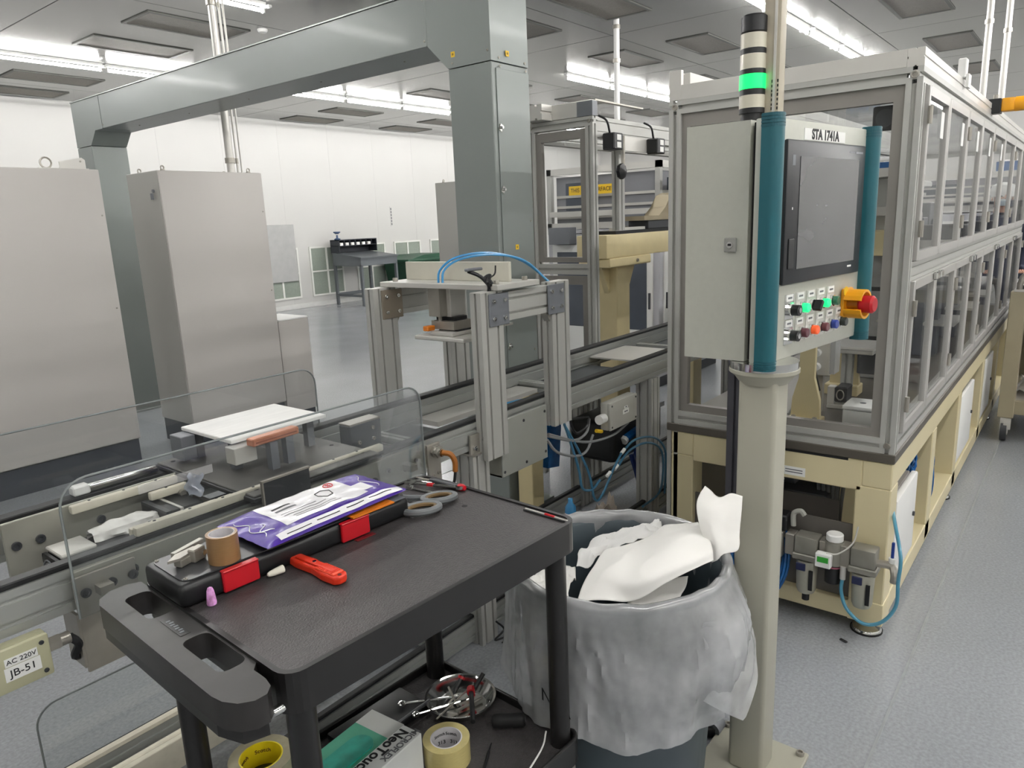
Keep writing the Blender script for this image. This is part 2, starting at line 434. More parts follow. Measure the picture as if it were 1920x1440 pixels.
for k in (0, 1, 2, 3, 4, 5):
    tag(obj('paper_slip', MB().box(9.94+k*.15, 10.02+k*.15, 12.42, 12.6, 1.2475, 1.305), paper), 'small white paper slip in the dark pigeonholes of the desk', 'paper', 'slips in the pigeonholes')
b = MB(); b.lathe([(.06, 0), (.07, .02), (.02, .04), (.02, .1)], n=12); b.lathe([(.03, 0), (.075, .03), (.075, .05)], (0, 0, .12), n=14)
tag(obj('desk_fan', b, mat('blue grey plastic', '#4a5f80', .5), None, (9.98, 12.55, 1.3695)), 'small blue grey fan on top of the desk riser', 'fan')
# green wheeled bin
gr = mat('green bin plastic', '#1f4a35', .45, 0, .1, 6)
t = thing('wheeled_bin', 'dark green plastic tilt bin with lid behind the press frame', 'bin', (11.4, 11.95, 0))
part('tub', t, gr, MB().prism([(.15, .14), (1.0, .14), (1.25, .8), (0, .8)], 0, .8, 'y')); part('rim', t, gr, MB().box(-.04, 1.32, -.05, .85, .8, .87, .02, 2))
part('lid', t, gr, MB().prism([(.1, .87), (1.3, .87), (1.25, .95), (.5, .95)], -.03, .83, 'y'))
for (a, c) in ((.25, .1), (.25, .7), (.9, .1), (.9, .7)): part('wheel', t, blkm, MB().cyl((a, c-.02, .07), .07, .04, 'y', 14))
# ---------------------------------------------------------------- grey sheet metal duct gantry
g = thing('cable_duct', 'tall grey sheet metal cable duct forming a portal over the floor', 'cable duct', (2.937, 2.4, 0))
GX0, GX1 = 0, .3
def gp(name, m, mb): return obj(name, mb, m, g)
gp('column', duct, MB().box(0, .3, 0, .285, 0, 2.368, .004, 1))
gp('column', duct, MB().box(0, .3, 4.5, 4.785, 0, 2.385, .004, 1))
gp('corner_panel', duct, MB().prism([(0, 2.372), (.285, 2.372), (.42, 2.5), (.42, 2.764), (0, 2.764)], 0, .3, 'x'))
gp('corner_panel', duct, MB().prism([(4.24, 2.5), (4.24, 2.764), (4.785, 2.764), (4.785, 2.389), (4.5, 2.389), (4.38, 2.5)], 0, .3, 'x'))
gp('beam', duct, MB().box(0, .3, .424, 4.236, 2.5, 2.764, .004, 1))
gp('beam_lid', zinc, MB().box(-.006, .306, .42, 4.785, 2.764, 2.772))
gp('door', duct, MB().box(.03, .296, -.006, 0, .25, 2.34, .002, 1))
for z in (2.06, 1.76, 1.32, .95):
    l = gp('latch', chrome, MB().box(-.012, .012, -.004, 0, -.018, .018, .002, 1)); l.location = (.045, -.008, z); l.rotation_euler = (0, .4, 0)
    part('latch_knob', l, chrome, MB().cyl((0, -.016, 0), .007, .012, 'y', 12))
for (px, py, fx) in ((849, 102, 1), (949, 101, 0), (968, 463, 0)):
    p = pt(px, py, 'x', 2.937) if fx else pt(px, py, 'y', 2.4)
    q = p-Vector((2.937, 2.4, 0)); e = .013
    st = gp('sticker', ylw, (MB().box(-.0008, 0, -e, e, -e, e) if fx else MB().box(-e, e, -.0078, -.0062, -e, e)))
    st.location = q
    d = part('sticker_dot', st, mat('dark yellow ink', '#8d6f10', .6), (MB().cyl((-.0012, 0, 0), .006, .0005, 'x', 12) if fx else MB().cyl((0, -.0084, 0), .006, .0007, 'y', 12)))
for (yy, zz) in ((.02, 2.42), (.255, 2.395), (.44, 2.53), (.44, 2.73), (4.22, 2.53), (.02, 1.1), (.02, .6)): bolt(g, (0, yy, zz), .006, .004, 'x')
for (xx, zz) in ((.06, 2.39), (.06, 2.35), (.27, 2.39), (.27, 2.35), (.27, 1.6), (.27, .9)): bolt(g, (xx, -.006 if zz < 2.36 else 0, zz), .006, .004, 'y')
for yy in (.75, 1.5, 2.3, 3.1, 3.9): bolt(g, (.15, yy, 2.5), .006, .004, 'z').rotation_euler = (PI, 0, 0)
gp('foot_plate', zinc, MB().box(-.05, .35, -.05, .335, 0, .012)); gp('foot_plate', zinc, MB().box(-.05, .35, 4.45, 4.835, 0, .012))
# ---------------------------------------------------------------- cabinets
plm = mat('dark plinth paint', '#2f343c', .5, 0, .05, 4)
def cabinet(label, x0, x1, y0, y1, h, doors=1, plinth=.18, lock=True):
    t = thing('electrical_cabinet', label, 'cabinet', (x0, y0, 0), 0)
    w, d = x1-x0, y1-y0
    part('plinth', t, plm, MB().box(.01, w-.01, .02, d-.01, 0, plinth))
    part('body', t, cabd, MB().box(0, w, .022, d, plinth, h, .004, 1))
    for k in range(doors):
        a, b = w*k/doors+.002, w*(k+1)/doors-.002
        part('door', t, cabm, MB().box(a, b, 0, .02, plinth+.012, h-.003, .004, 2))
    for (a, c) in ((.07, .07), (w-.07, .07), (.07, d-.07), (w-.07, d-.07)):
        e = part('lifting_eye', t, steel, MB().cyl((a, c, h), .016, .012, 'z', 12))
        ring = MB(); ring.tube([(a+.012*math.cos(q), c, h+.022+.014*math.sin(q)) for q in [2*PI*i/14 for i in range(14)]], .005, 6, 1, True)
        part('eye_ring', e, steel, ring)
    for z in (plinth+.25, h*.55, h-.3): bolt(t, (w-.025, 0, z), .006, .003, 'y')
    if lock:
        l = part('lock_boss', t, mgrey, MB().cyl((0, .1, h-.14), .012, .018, 'x', 12).box(-.012, 0, .085, .115, h-.2, h-.155, .002, 1)); l.location = (-.012, 0, 0)
    return t
cabinet('big light grey cabinet at left edge, doors plain, dark plinth', 1.0, 2.257, 5.25, 5.75, 2.05, 1)
cabinet('light grey cabinet between the duct columns with conduits on top', 2.655, 3.485, 5.25, 5.74, 2.057)
cabinet('light grey cabinet standing behind the thick duct column', 6.2, 7.0, 5.5, 5.97, 2.06)
t = thing('low_cabinet', 'low pale grey cabinet beside the cabinet with conduits', 'cabinet', (3.52, 5.3, 0))
part('body', t, cabm, MB().box(0, .3, 0, .42, .06, .86, .006, 2)); part('plinth', t, plm, MB().box(.01, .29, .01, .41, 0, .06)); part('top_edge', t, white, MB().box(0, .3, 0, .42, .86, .875, .004, 1))
# bracket lying on the big cabinet
t = thing('angle_bracket', 'small aluminium angle bracket with ring lying on big cabinet', 'bracket', (2.07, 5.3, 2.05))
part('base', t, alu2, MB().box(-.16, .14, -.02, .1, 0, .004, .001, 1)); part('plate', t, alu2, MB().prism([(-.03, .004), (.13, .004), (.13, .06), (.11, .075), (-.03, .045)], 0, .006, 'y'))
part('ring', t, steel, MB().tube([(-.09+.033*math.cos(q), .05, .04+.033*math.sin(q)) for q in [2*PI*i/16 for i in range(16)]], .006, 6, 1, True)); bolt(t, (.1, 0, .05), .006, .004)
# vertical conduits from ceiling
def conduit(label, x, y, r, z0, z1, clamps=True, m=alu2):
    t = thing('conduit', label, 'conduit', (x, y, z0)); part('pipe', t, m, MB().cyl((0, 0, 0), r, z1-z0, 'z', 16))
    if clamps:
        for z in (.08, z1-z0-.1, z1-z0-.45): part('coupling', t, steel, MB().cyl((0, 0, z), r*1.3, .04, 'z', 16))
conduit('thick silver conduit rising from the middle cabinet to ceiling', 3.33, 5.42, .03, 2.057, CZ)
conduit('thin conduit just right of the thick silver one', 3.39, 5.42, .009, 2.057, CZ)
conduit('thinnest bent looking conduit furthest right on middle cabinet', 3.45, 5.46, .008, 2.057, CZ, False)
conduit('slim white ceiling drop pole behind the rear guard frame', 7.6, 4.4, .032, 0, CZ, True, white)
conduit('left of two slim aluminium drop poles at upper right', 8.9, 1.02, .03, 2.2, CZ, True, alu2)
conduit('right of two slim aluminium drop poles at upper right', 9.5, .92, .03, 2.2, CZ, True, alu2)
# ---------------------------------------------------------------- conveyor line
acr = pane_mat('clear acrylic', (.94, .95, .95), .045, .022, (.62, .64, .65))
edge = pane_mat('acrylic edge', (.45, .5, .5), .05, .5, (.45, .48, .48))
beltm = mat('black belt', '#18191a', .55, 0, .1, 30); railm = mat('conveyor aluminium', '#aeb0ac', .4, .5, .05, 4, stretch=(.3, 1, 1))
platem = mat('machined aluminium plate', '#a9a89d', .42, .5, .08, 10)
bedm = mat('dark bed sheet', '#4b4e50', .45, .2, .08, 6)
CA, CB = -.9, 7.2
cv = thing('conveyor', 'long aluminium two level pallet conveyor with black belts', 'conveyor', (0, 1.71, 0))
def cp(name, m, mb, parent=None): return obj(name, mb, m, parent or cv)
def rail(y0, y1, z0, z1, strip=True):
    r = cp('side_rail', railm, MB().extr('x', CA, CB, (y0, y1), (z0, z1), 1, 2, .012, .007))
    if strip: cp('belt', beltm, MB().box(CA, CB, y0+.004, y1-.012, z1, z1+.014, .003, 1))
rail(0, .05, .79, .888); rail(.43, .49, .79, .888)
rail(.02, .06, .02, .11); rail(.43, .47, .02, .11)
for x in (-.5, .25, 1.72, 2.72, 3.9, 5.2, 6.4): cp('cross_member', railm, MB().extr('y', .05, .43, (x, x+.045), (.795, .84), 1, 1))
for x in (.4, 1.7, 2.86, 2.47, 4.4, 5.8): cp('cross_member', railm, MB().extr('y', .06, .43, (x, x+.05), (.03, .08), 1, 1))
cp('bed_sheet', bedm, MB().box(1.66, 1.98, .055, .425, .80, .806)); cp('bed_sheet', alu2, MB().box(2.02, 2.7, .3, .425, .80, .82)); cp('bed_sheet', bedm, MB().box(2.75, 3.35, .055, .425, .8, .806))
cp('bed_sheet', alu2, MB().box(3.36, 3.75, .06, .42, .845, .853)); cp('bed_sheet', bedm, MB().box(3.8, 6.5, .055, .425, .8, .806)); cp('bed_sheet', bedm, MB().box(-.8, .3, .055, .425, .72, .73))
for (x, y0, y1, z1) in ((1.87, -.015, .075, .77), (3.26, -.01, .08, .785), (-.3, 0, .09, .78), (5.4, 0, .09, .785), (1.87, .42, .5, .785), (3.26, .42, .5, .785), (.1, .42, .5, .785)):
    cp('leg', alu, MB().extr('z', 0, z1, (x, x+.09), (y0, y1), 2, 2))
br = cp('leg_bracket', steel, MB().box(1.865, 1.965, -.02, .078, .77, .778).box(1.865, 1.965, -.012, -.004, .778, .85))
for (x, z) in ((1.885, .8), (1.93, .825), (1.945, .795)): bolt(br, (x, -.012, z), .01, .012, 'y', chrome)
for (x, y) in ((1.89, .0), (1.94, .01)): bolt(br, (x, y, .778), .01, .012, 'z', chrome)
# steel plates on the near side of the left station
pl = cp('side_plate', platem, MB().box(.536, 1.63, -.022, -.008, .785, .886, .002, 1))
for k, x in enumerate((.6, .66, .75, 1.35, 1.4, 1.46, 1.53, 1.58)): bolt(pl, (x, -.022, .832+(.012 if k % 2 else -.006)), .0125 if k < 3 or k == 4 else .007, .007, 'y', dgrey)
cp('drop_plate', steel, MB().box(.53, .665, -.03, -.022, .645, .875, .002, 1)); cp('drop_plate_flange', steel, MB().box(.525, .531, -.03, .05, .66, .79))
for (x, z) in ((.552, .834), (.608, .836), (.655, .835)): bolt(cv, (x, -.03, z), .011, .007, 'y', dgrey)
# inner far plate with big screws
ip = cp('inner_plate', platem, MB().box(.52, 1.0, .36, .372, .76, .912, .002, 1))
for x in (.545, .6, .75): bolt(ip, (x, .36, .847), .012, .006, 'y', dgrey)
cp('inner_gusset', platem, MB().prism([(.1, .74), (.34, .74), (.34, .80)], .1, .33, 'y'))
# ivory wear strips
for (a, b, y, z) in ((.69, 1.47, .012, .913), (.70, 1.03, .062, .895), (.67, .96, .335, .903), (.86, .97, .3, .885)):
    s_ = cp('wear_strip', ivory, MB().box(a, b, y-.011, y+.011, z-.01, z+.014, .006, 2))
    n = int((b-a)/.09)
    for k in range(n): bolt(s_, (a+.05+k*.09, y, z+.014), .004, .001, 'z', dgrey, 'strip_screw')
cp('guide_bar', chrome, MB().box(.76, .96, .44, .465, .903, .925, .006, 2)); cp('guide_bar_end', white, MB().box(.72, .765, .435, .47, .903, .93, .004, 1))
cp('wear_strip', ivory, MB().box(.3, 1.05, .425, .445, .11, .13, .004, 1)); cp('wear_strip', ivory, MB().box(.28, 1.0, .35, .37, .085, .105, .004, 1)); cp('lower_plate', ivory, MB().box(.3, 1.4, .33, .35, .0, .1, .002, 1))
# ---- acrylic guards
def guard(label, y, x0, x1, z0, z1, corners='both', nm='acrylic_guard'):
    t = thing(nm, label, 'guard', (x0, y, z0)); w, h, r = x1-x0, z1-z0, .06
    P = [(0, 0), (w, 0)]
    P += [(w-r+r*math.cos(a), h-r+r*math.sin(a)) for a in [PI/2*i/6 for i in range(7)]]
    P += [(r-r*math.sin(a), h-r+r*math.cos(a)) for a in [PI/2*i/6 for i in range(7)]]
    part('sheet', t, acr, MB().prism(P, 0, .005, 'y'))
    # polished edge seen as a thin darker line
    e = MB(); Q = P[1:]+[P[0]]
    e.tube([(a, .0025, b) for a, b in Q], .0028, 6, 1); part('sheet_edge', t, edge, e)
    return t
t = guard('front clear acrylic guard with rounded corners on near conveyor rail', 1.645, .522, 1.582, .795, 1.104)
for x in (.05, .5, 1.0): part('clip', t, steel, MB().box(x, x+.03, .005, .043, .03, .05))
guard('rear clear acrylic guard along far conveyor rail behind the board', 2.215, .2, 1.60, .83, 1.105)
guard('low clear acrylic guard near the floor at far lower rail', 2.215, .545, 1.6, .08, .305)
part('clear_tape', t, pane_mat('milky tape', (.95, .95, .95), .05, .25), MB().box(.16, .34, -.002, -.0005, .235, .255))
# ---- motor with wrapped drive
t = thing('drive_motor', 'black belt drive motor with finned fan cover inside left conveyor', 'motor', (.585, 1.955, .79))
part('housing', t, blk, MB().box(.0, .25, -.055, .045, -.045, .05, .01, 2)); part('end_cap', t, alu2, MB().box(.0, .085, -.055, .045, .048, .058, .003, 1))
fan = part('fan_cover', t, blk, MB().box(-.012, 0, -.053, .043, -.043, .048, .01, 2))
for r in (.012, .021, .030, .038): part('fan_slot', fan, mgrey, MB().tube([(-.013, -.005+r*math.cos(a), r*math.sin(a)) for a in [2*PI*i/18 for i in range(18)]], .0022, 5, 1, True))
wr = MB()
def wrapf(u, v):
    a = 2*PI*u; x = .09+v*.17; r = .024+.011*noise.noise(Vector((x*30, math.cos(a)*2, math.sin(a)*2)))+(.012*math.sin(PI*v))
    return (x, .0+r*math.cos(a), .058+.7*r*math.sin(a))
wr.grid(wrapf, 20, 26, True); part('plastic_wrap', t, mat('crinkled white film', '#e3e1dc', .35, 0, .1, 30, bump=.6, bscale=60), wr)
part('gearbox', t, blk, MB().box(.26, .37, -.065, .075, .0, .08, .004, 1)); part('gearbox_cover', t, dgrey, MB().box(.26, .275, -.068, .078, .0, .084)); part('strap', t, alu2, MB().box(.30, .308, -.069, .079, -.01, .083))
part('base_plate', t, mat('dark blue sheet', '#26254a', .4, .1, .1, 10), MB().box(.26, .75, -.12, .12, .0, .008))
part('coupling', t, steel, MB().cyl((.36, .03, .085), .009, .05, 'y', 12)); part('end_bracket', t, steel, MB().box(.4, .412, -.05, .06, .0, .06))
# ---- pallet with fixture
palm = mat('dark grey pallet', '#5b5955', .45, .1, .06, 8)
t = thing('workpiece_pallet', 'dark grey pallet plate with rubber rim on the left conveyor', 'pallet', (.972, 1.662, .903))
part('plate', t, palm, MB().box(.006, .442, .006, .532, .012, .018, .002, 1)); part('rim', t, blk, MB().box(0, .448, 0, .538, 0.0, .0125, .004, 2))
for (a, b) in ((.04, .05), (.04, .5), (.41, .05), (.41, .5), (.04, .36), (.41, .2)): part('pin_hole', t, blkm, MB().cyl((a, b, .0175), .007, .001, 'z', 12))
for (a, b) in ((.1, .25), (.1, .46), (.36, .25), (.36, .46), (.22, .16), (.16, .15)): part('support_post', t, mgrey, MB().box(a, a+.025, b, b+.025, .018, .104 if b > .2 else .1))
part('clamp_block', t, alu2, MB().box(.07, .14, .19, .24, .05, .1, .002, 1)); part('clamp_block', t, mgrey, MB().box(.37, .45, .3, .36, .08, .104, .002, 1))
part('clamp_block', t, mgrey, MB().box(.04, .085, .43, .5, .03, .104, .002, 1))
t2 = thing('copper_block', 'copper coloured bar beside the white board on the pallet', 'bar', (1.16, 1.835, 1.0035)); part('bar', t2, copper, MB().box(-.08, .08, -.017, .017, 0, .022, .003, 1, Matrix.Rotation(.04, 4, 'Z'))); part('groove', t2, mat('dark copper', '#9c5b42', .4, .4), MB().box(-.07, .07, -.0185, -.017, .008, .012, 0, 1, Matrix.Rotation(.04, 4, 'Z')))
bw = mat('white brushed board', '#f0efec', .55, 0, .05, 4, stretch=(1.5, 14, 1))
t3 = thing('white_board', 'flat white board with brushed streaks resting on the pallet supports', 'board', (1.055, 1.89, 1.0075))
part('panel', t3, bw, MB().box(0, .335, 0, .28, 0, .012, .002, 1)); part('panel_edge', t3, white, MB().box(0, .335, -.003, 0, .001, .011))
# dark etched plate standing on near strip, stop block, film
t = thing('etched_plate', 'small dark etched plate standing upright on near conveyor rail', 'plate', (.99, 1.652, .884))
part('plate', t, dgrey, MB().box(0, .15, -.006, .0, 0, .075, .002, 1)); part('frame', t, steel, MB().box(0, .004, -.008, .002, 0, .075).box(0, .15, -.008, .002, .073, .078))
t = thing('stop_block', 'dark grey bolted stop block inside conveyor right of the pallet', 'block', (1.53, 1.95, .806))
part('block', t, mat('blued steel block', '#4d5156', .35, .5, .08, 10), MB().box(0, .14, 0, .06, 0, .125, .003, 1)); part('cap', t, steel, MB().box(0, .14, 0, .06, .125, .131))
for (a, z) in ((.035, .06), (.1, .06), (.035, .025), (.1, .1)): bolt(t, (a, 0, z), .007, .006, 'y')
fm = MB(); fm.grid(lambda u, v: (.79+u*.04+.006*math.sin(9*v), 1.641+.004*math.sin(7*u+5*v), .985+v*.055+.006*math.sin(6*u)), 8, 8)
o = tag(obj('torn_film', fm, pane_mat('blue grey film', (.75, .78, .85), .08, .35, (.6, .65, .75))), 'torn scrap of clear film stuck on the front acrylic guard', 'film')
# small copper chip and clear bag on bed
t = thing('copper_chip', 'small pinkish copper chip lying on the conveyor bed', 'chip', (1.9, 1.83, .806)); part('chip', t, copper, MB().box(-.02, .03, -.02, .02, 0, .03, .006, 2)); part('tip', t, ivory, MB().box(-.035, -.018, -.015, .01, 0, .015, .003, 1))
# ---- proximity sensor with orange plug
t = thing('proximity_sensor', 'threaded proximity sensor with orange angled plug on conveyor rail', 'sensor', (1.66, 1.69, .845))
part('mount', t, steel, MB().box(-.03, .03, -.012, .0, -.1, .035, .002, 1)); part('body', t, chrome, MB().cyl((.0, -.05, .01), .014, .05, 'y', 16)); part('nut', t, steel, MB().cyl((.0, -.022, .01), .021, .008, 'y', 6)); part('nut', t, steel, MB().cyl((.0, -.04, .01), .021, .008, 'y', 6))
pg = MB(); pg.tube([(.0, -.05, .01), (.012, -.075, .005), (.02, -.085, -.02), (.02, -.085, -.055)], .0095, 10, 5); part('plug', t, mat('burnt orange plug', '#9c5f20', .4), pg)
part('cable', t, blk, MB().tube([(.02, -.085, -.055), (.01, -.08, -.1), (-.03, -.06, -.13), (-.0, -.03, -.16), (.06, -.02, -.17), (.1, -.015, -.25)], .005, 7))
bolt(t, (-.012, -.012, -.075), .007, .006); bolt(t, (.014, -.012, -.07), .007, .006)
# ---- junction boxes under the conveyor
jbm = mat('cream grey junction box', '#b7b596', .45, 0, .03, 6); lblm = mat('white label', '#eeeeea', .5, 0, .02, 4)
def jbox(label, x, z, w, h, d, lines, m=jbm, y=1.7):
    t = thing('junction_box', label, 'junction box', (x, y, z)); part('box', t, m, MB().box(0, w, -d, 0, 0, h, .006, 2)); part('lid', t, m, MB().box(.0, w, -d-.014, -d, 0, h, .005, 2))
    for (a, b) in ((.015, .015), (w-.015, .015), (.015, h-.015), (w-.015, h-.015)): bolt(t, (a, -d-.014, b), .005, .002, 'y', dgrey)
    for k, (s, sz, cx, cz, ww, hh) in enumerate(lines):
        l = part('label_plate', t, lblm, MB().box(cx-ww/2, cx+ww/2, -d-.0155, -d-.014, cz-hh/2, cz+hh/2))
        if s: l2 = txt('lettering', s, sz, inkm, l, (cx, -d-.016, cz), FACE_Y, 1.05, .0)
    return t
j = jbox('cream junction box marked JB-51 hanging under the left conveyor', .27, .695, .19, .095, .03, (('AC 220V', .014, .135, .066, .06, .018), ('JB-51', .022, .135, .04, .066, .03)))
part('gland', j, steel, MB().cyl((.19, -.02, .055), .017, .025, 'x', 6).cyl((.215, -.02, .055), .014, .02, 'x', 16)); part('cable', j, blk, MB().tube([(.235, -.02, .055), (.25, -.02, .03), (.245, -.0, -.005), (.27, .01, -.015)], .009, 8))
j2 = jbox('cream junction box with two small labels under the right conveyor', 2.76, .645, .25, .13, .04, (('', .011, .14, .085, .03, .012), ('', .014, .14, .066, .055, .022)), mat('pale grey junction box', '#aeada5', .45, 0, .03, 6))
for (a, b) in ((.125, .062), (.142, .062), (.135, .083)): part('print_mark', j2, inkg, MB().box(a, a+.012, -.0562, -.0555, b, b+.007))
part('gland', j2, white, MB().cyl((-.045, -.02, .06), .022, .045, 'x', 16))
# ---- cover plate box in front of press frame
t = thing('cover_box', 'plain aluminium cover box bolted below the press frame', 'cover', (2.02, 1.71, .645))
part('front_plate', t, mat('dull alu plate', '#a5a7a0', .45, .35, .04, 5), MB().box(0, .295, -.03, -.022, 0, .225, .002, 1)); part('side', t, platem, MB().box(0, .006, -.022, .05, 0, .14)); part('bottom', t, platem, MB().box(0, .295, -.022, .05, 0, .006))
for (a, b) in ((.28, .2), (.14, .195), (.28, .03), (.15, .022), (.012, .02)): bolt(t, (a, -.03, b), .006, .002, 'y', dgrey)
# ---- press frame straddling the belt
pf = thing('press_frame', 'aluminium extrusion press frame straddling the conveyor', 'press frame', (0, 1.66, 0))
for (x, y, z0) in ((1.915, 0, .745), (2.345, 0, .77), (1.915, .56, .8), (2.345, .56, .8)):
    p_ = part('post', pf, alu, MB().extr('z', z0, 1.358, (x, x+.122), (y, y+.05), 2, 1))
    part('post_cap', p_, alu2, MB().box(x+.001, x+.121, y+.001, y+.049, 1.358, 1.361))
for y in (0, .56):
    part('top_rail', pf, alu, MB().extr('x', 2.037, 2.345, (y+.004, y+.046), (1.245, 1.35), 1, 2))
    for x in (1.955, 2.315):
        m_ = mat('tan anodised plate', '#93897a', .4, .4) if (y > .1 and x < 2) else mat('slate plate', '#7c7f85', .4, .35)
        q = part('corner_plate', pf, m_, MB().box(x, x+.112, y-.006, y, 1.235, 1.352, .002, 1))
        for (a, z) in ((.022, 1.325), (.085, 1.325), (.022, 1.262), (.085, 1.262)): bolt(q, (x+a, y-.006, z), .008, .008, 'y', chrome)
    for x in (2.037, 2.315): part('corner_gusset', pf, steel, MB().prism([(x, 1.245), (x+.03, 1.245), (x+(.0 if x < 2.2 else .03), 1.205)], y+.01, y+.04, 'y'))
part('top_plate', pf, alu2, MB().box(1.99, 2.24, -.02, .60, 1.362, 1.382, .002, 1)); part('upright_plate', pf, mat('pale cast plate', '#cbc8ba', .5, .2, .04, 10), MB().box(2.12, 2.135, .03, .58, 1.382, 1.455, .002, 1))
part('press_column', pf, alu2, MB().box(2.06, 2.15, .28, .38, 1.245, 1.362, .002, 1)); part('press_column_side', pf, steel, MB().box(2.02, 2.06, .3, .36, 1.25, 1.362)); part('side_rod', pf, steel, MB().cyl((2.04, .32, 1.2), .008, .1, 'z', 10))
part('tool_plate', pf, alu2, MB().box(1.97, 2.2, .14, .4, 1.165, 1.18, .003, 1)); part('tool_block', pf, alu2, MB().box(2.0, 2.15, .22, .34, 1.18, 1.195, .002, 1)); part('tool_block', pf, steel, MB().box(2.03, 2.15, .24, .36, 1.2, 1.232)); part('tool_spacer', pf, blk, MB().box(2.04, 2.14, .23, .33, 1.195, 1.2).box(2.06, 2.13, .26, .36, 1.232, 1.246))
part('orange_plug', pf, orange, MB().box(1.98, 2.02, .33, .36, 1.197, 1.216, .003, 1)); part('orange_plug', pf, orange, MB().box(2.15, 2.17, .12, .15, 1.18, 1.205, .003, 1)); part('sensor_arm', pf, alu2, MB().box(2.15, 2.22, .1, .13, 1.205, 1.213))
for (x, y) in ((2.03, .02), (2.2, .02), (2.03, .55), (2.2, .55), (2.2, .1)): bolt(pf, (x, y, 1.382), .011, .014, 'z', steel)
for dy in (0, .022):
    t = tag(obj('pneumatic_hose', MB().tube([(2.02, 1.96-dy, 1.375), (2.03, 1.955-dy, 1.43), (2.08, 1.91-dy, 1.475-dy*.3), (2.18, 1.83-dy, 1.485-dy*.3), (2.3, 1.76-dy*.5, 1.445), (2.41, 1.70+dy*.3, 1.345)], .0045, 8, 8), bluet),
            ('outer' if dy == 0 else 'inner')+' light blue air hose arching over the press frame', 'hose')
# clamp / cable tie knot on the top rail
t = thing('toggle_clamp', 'black wire bundle and toggle clamp perched on the press frame', 'clamp', (1.98, 1.675, 1.385))
part('handle', t, blk, MB().tube([(0, 0, .0), (-.02, .02, .03), (-.05, .05, .05)], .007, 7)); part('grip', t, mgrey, MB().box(-.07, .01, .03, .05, .05, .06, .003, 1)); part('knot', t, blk, MB().tube([(0, 0, -.03), (.012, .006, -.01), (-.01, -.006, .01), (.01, 0, .03), (-.008, .008, .02), (.01, -.008, 0), (0, 0, .02)], .008, 7)); part('wire', t, blk, MB().tube([(0, 0, .02), (.025, -.01, .035), (.03, -.012, .065)], .003, 6))
# hoses inside the bed under the press
t = tag(obj('loose_hose', MB().tube([(2.25, 1.95, .825), (2.33, 1.9, .84), (2.42, 1.84, .85), (2.5, 1.83, .83)], .008, 8), bluet), 'short blue hose lying inside the conveyor under the press', 'hose')
# hoses and cables hanging under the right conveyor
def hang(name, label, m, r, pts, cat='cable'): return tag(obj(name, MB().tube(pts, r, 7, 7), m), label, cat)
H = lambda px, py, y=1.68: tuple(pt(px, py, 'y', y))
bt2 = mat('slate blue tube', '#3a6f8c', .3, 0, .05, 10, coat=.3)
hang('air_hose', 'slate blue air hose dropping in a long loop beside cream post', bt2, .006, [H(1058, 795), H(1070, 830), H(1085, 880), H(1092, 915), H(1110, 918), H(1125, 900)], 'hose')
hang('air_hose', 'slate blue air hose dropping lowest behind the waste bin', bt2, .006, [H(1060, 800), H(1085, 845), H(1105, 890), H(1115, 935), H(1128, 930), H(1150, 880), H(1165, 850)], 'hose')
hang('air_hose', 'upper slate blue hose arching to the slim conveyor leg', bt2, .006, [H(1165, 850), H(1190, 825), H(1225, 820), H(1246, 840), H(1248, 880), H(1246, 925)], 'hose')
hang('air_hose', 'lower slate blue hose arching to the slim conveyor leg', bt2, .006, [H(1155, 880), H(1180, 845), H(1215, 830), H(1240, 845), H(1243, 890), H(1235, 925), H(1205, 950)], 'hose')
hang('cable', 'black cable curling out of the right junction box gland', blk, .006, [H(1103, 782), H(1085, 785), H(1070, 788), H(1080, 812), H(1100, 800), H(1104, 783)])
hang('cable', 'grey cable sagging left of the right junction box', greyc, .006, [H(1105, 785), H(1100, 810), H(1080, 825), H(1050, 820), H(1028, 814)])
hang('cable', 'upper grey cable sagging below the right junction box', greyc, .006, [H(1028, 818), H(1070, 826), H(1110, 828), H(1150, 815), H(1178, 792)])
hang('cable', 'lowest grey cable sagging from cover box to right junction box', greyc, .006, [H(1026, 825), H(1045, 848), H(1080, 855), H(1100, 845), H(1112, 815)])
hang('cable_tag', 'small yellow tag on cables below right junction box', ylw, .009, [H(1118, 808), H(1128, 809)], 'tag')
for (a, b, lb) in ((1165, 850, 'upper white tag on the slate blue hoses'), (1138, 893, 'middle white tag on the slate blue hoses'), (1152, 880, 'lower white tag on the slate blue hoses')): hang('hose_tag', lb, white, .009, [H(a, b), H(a+6, b-8)], 'tag')
# ---------------------------------------------------------------- glazed assembly machine
glass = pane_mat('machine glazing', (.96, .965, .965), .02, .015, (.7, .7, .7))
deckm = mat('dark bronze deck plate', '#5d5850', .4, .3, .06, 5)
darkp = mat('grey brown back panel', '#6c6862', .5, .1, .04, 4)
ME = 7.4
mc = thing('assembly_machine', 'long glazed assembly machine on cream base frame', 'machine', (2.75, .48, 0))
def mp(name, m, mb, parent=None): return obj(name, mb, m, parent or mc)
L_ = ME-2.75; D_ = .88
